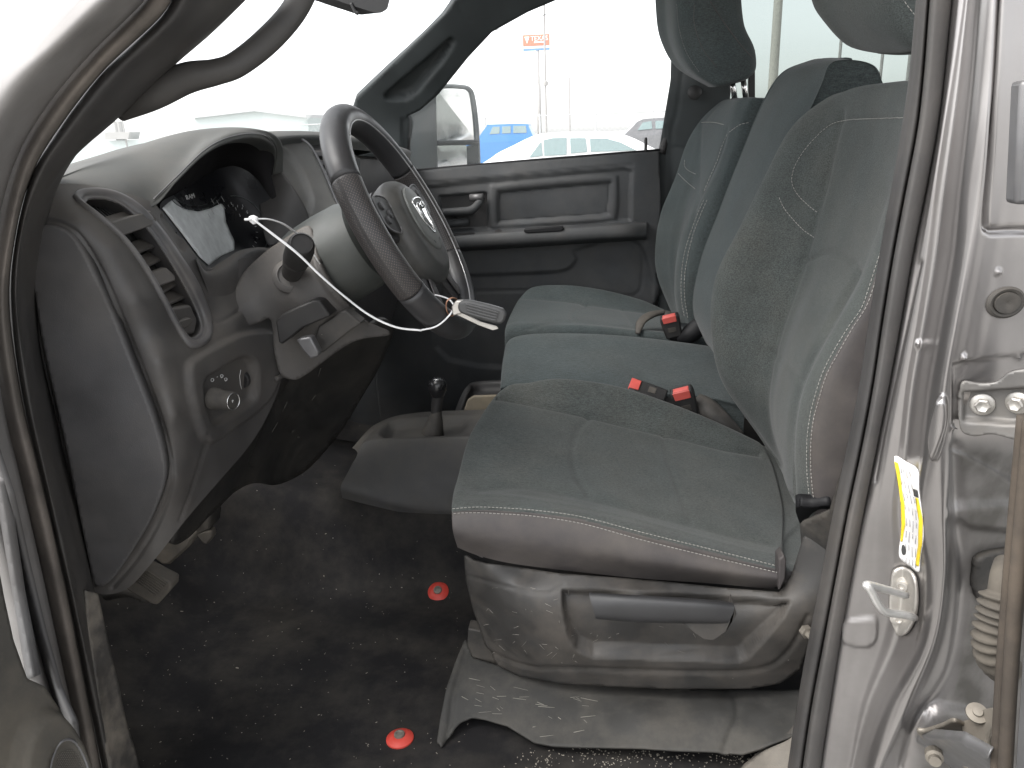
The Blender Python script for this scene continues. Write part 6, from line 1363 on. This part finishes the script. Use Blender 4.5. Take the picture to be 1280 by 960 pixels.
text_on('sign_lettering', 'TEXAS', (xm+0.45, Yp-0.05, zt_-0.55), (1, 0, 0), (0, 0, 1), 0.85, SW, sg_, 0.02)
prism('sign_emblem', [(px0+0.25, Yp-0.02, zt_-0.25), (px0+0.95, Yp-0.02, zt_-0.25), (px0+0.6, Yp-0.02, zb_+0.3)], (0, -0.03, 0), SW, sg_, 0)
box('second_line', (xm-0.3, Yp-0.05, zb_+0.35), (xm+1.3, Yp-0.02, zb_+0.55), SW, sg_, 0)
tube('pole', [(P(672, 60, Yp)[0], Yp+0.3, 0), (P(672, 60, Yp)[0], Yp+0.3, zb_-0.6)], 0.22, POLE, sg_, raw=True, seg=12)
tube('pole_sleeve', [(P(672, 60, Yp)[0], Yp+0.3, 0), (P(672, 60, Yp)[0], Yp+0.3, P(672, 105, Yp)[2])], 0.34, POLE, sg_, raw=True, seg=12)
# light masts and utility poles
def pole(label, x, y, Y, ztop, r, wires=None, cat='pole', nm='light_mast', group=None):
    t = thing(nm, label, cat, (P(x, y, Y)[0], Y, 0), group); X = P(x, y, Y)[0]
    lathe('mast', (X, Y, 0), (0, 0, 1), [(r, 0), (r*0.7, ztop)], POLE, t, seg=10); return t, X
t, X = pole('thin tall mast standing right behind the red sign', 681, 60, 90, 26, 0.13); lathe('collar', (X, 90, P(681, 107, 90)[2]), (0, 0, 1), [(0.3, 0), (0.3, 0.4), (0.1, 0.5)], POLE, t, seg=10)
PW = mat('pole_wood', (0.42, 0.40, 0.36), rough=0.9)
t, X = pole('pale utility pole seen through the tinted rear side window', 970, 45, 30, 14, 0.17, nm='utility_pole'); t.children[0].data.materials[0] = PW
w_ = thing('power_lines', 'two thin power lines crossing the tinted window by the utility pole', 'power lines', (X, 30, 9))
join_tubes('wire', [([(X, 30, 8.2), (X-14, 44, 7.0)], 0.015), ([(X, 30, 7.4), (X-14, 44, 6.2)], 0.015)], BLACK, w_, seg=4)
for (x, lab_) in ((1047, 'thin dark post between the centre seat and the driver headrest'), (1100, 'thin dark post directly below the driver headrest'), (1134, 'thin dark post touching the edge of the silver pillar')):
    pole(lab_, x, 100, 24, 9.5, 0.045, nm='thin_post', cat='post', group='thin posts behind the tinted glass')
# leaning thin antenna shapes beyond the sedan
t, X = pole('faint leaning lamp post above the white sedan', 712, 130, 70, 6.0, 0.09)
# building beyond the windshield
BW = mat('pale_metal_wall', (0.40, 0.45, 0.44), rough=0.6); BR = mat('pale_roof', (0.42, 0.43, 0.43), rough=0.6)
def along(x, y, X):   # point on a plane of constant X, ahead of the truck
    d = ray(x, y); return CAM+d*(X/d[0])
wh = thing('warehouse', 'long pale low-pitched metal building seen through the windshield', 'building', (-46, 90, 0))
Pq = lambda x, y, Y: P(x, y, Y)
zr = lambda x, y, Y=75.0: P(x, y, Y)
a, m_, b = P(243, 148, 75), P(320, 139, 75), P(384, 147, 75)
prism('wall', [(a[0], 75, 0), (b[0], 75, 0), (b[0], 75, b[2]), (m_[0], 75, m_[2]), (a[0], 75, a[2])], (0, 30, 0), BW, wh, 0)
for p, q in ((a, m_), (m_, b)):
    prism('roof_edge', [(p[0], 74.6, p[2]), (q[0], 74.6, q[2]), (q[0], 74.6, q[2]+0.3), (p[0], 74.6, p[2]+0.3)], (0, 31, 0), BR, wh, 0)
lowb = thing('low_building', 'low pale building with rooftop stacks at the left of the windshield', 'building', (-75, 90, 0))
a, b = P(132, 171, 80), P(238, 168, 80)
prism('wall', [(a[0]-6, 80, 0), (b[0], 80, 0), (b[0], 80, a[2]-0.4), (a[0]-6, 80, a[2]-0.4)], (0, 12, 0), BW, lowb, 0)
for x in (139, 144): 
    q = P(x, 160, 80); lathe('stack', (q[0], 81, a[2]-0.5), (0, 0, 1), [(0.3, 0), (0.3, 2.0)], POLE, lowb, seg=8)
prism('roof_unit', [P(131, 165, 79.5), P(162, 165, 79.5), P(160, 174, 79.5), P(131, 174, 79.5)], (0, 2, 0), POLE, lowb, 0)
pole('faint tall mast above the rooftop stacks', 153, 150, 80, P(153, 141, 80)[2], 0.1)
# driver side mirror edge glimpsed through the windshield: hood of the truck
hood = sheet([(30, 250), (60, 222), (110, 208), (160, 190), (250, 170), (330, 166), (420, 168), (500, 180), (500, 260), (30, 260)], [(60, 225, 1.3), (250, 172, 2.0), (500, 182, 2.6)], 6, sm=False)
hv = W([(-1.2, 0.95, 1.36), (-1.2, 2.65, 1.36), (-2.5, 2.55, 1.28), (-2.5, 1.05, 1.28)])
prism('hood', [(-1.2, 0.98, 1.38), (-1.2, 2.62, 1.38), (-2.4, 2.55, 1.33), (-2.5, 1.05, 1.33)], (0, 0, -0.05), PAINT, cab, 0.02)
bpy.context.view_layer.update()
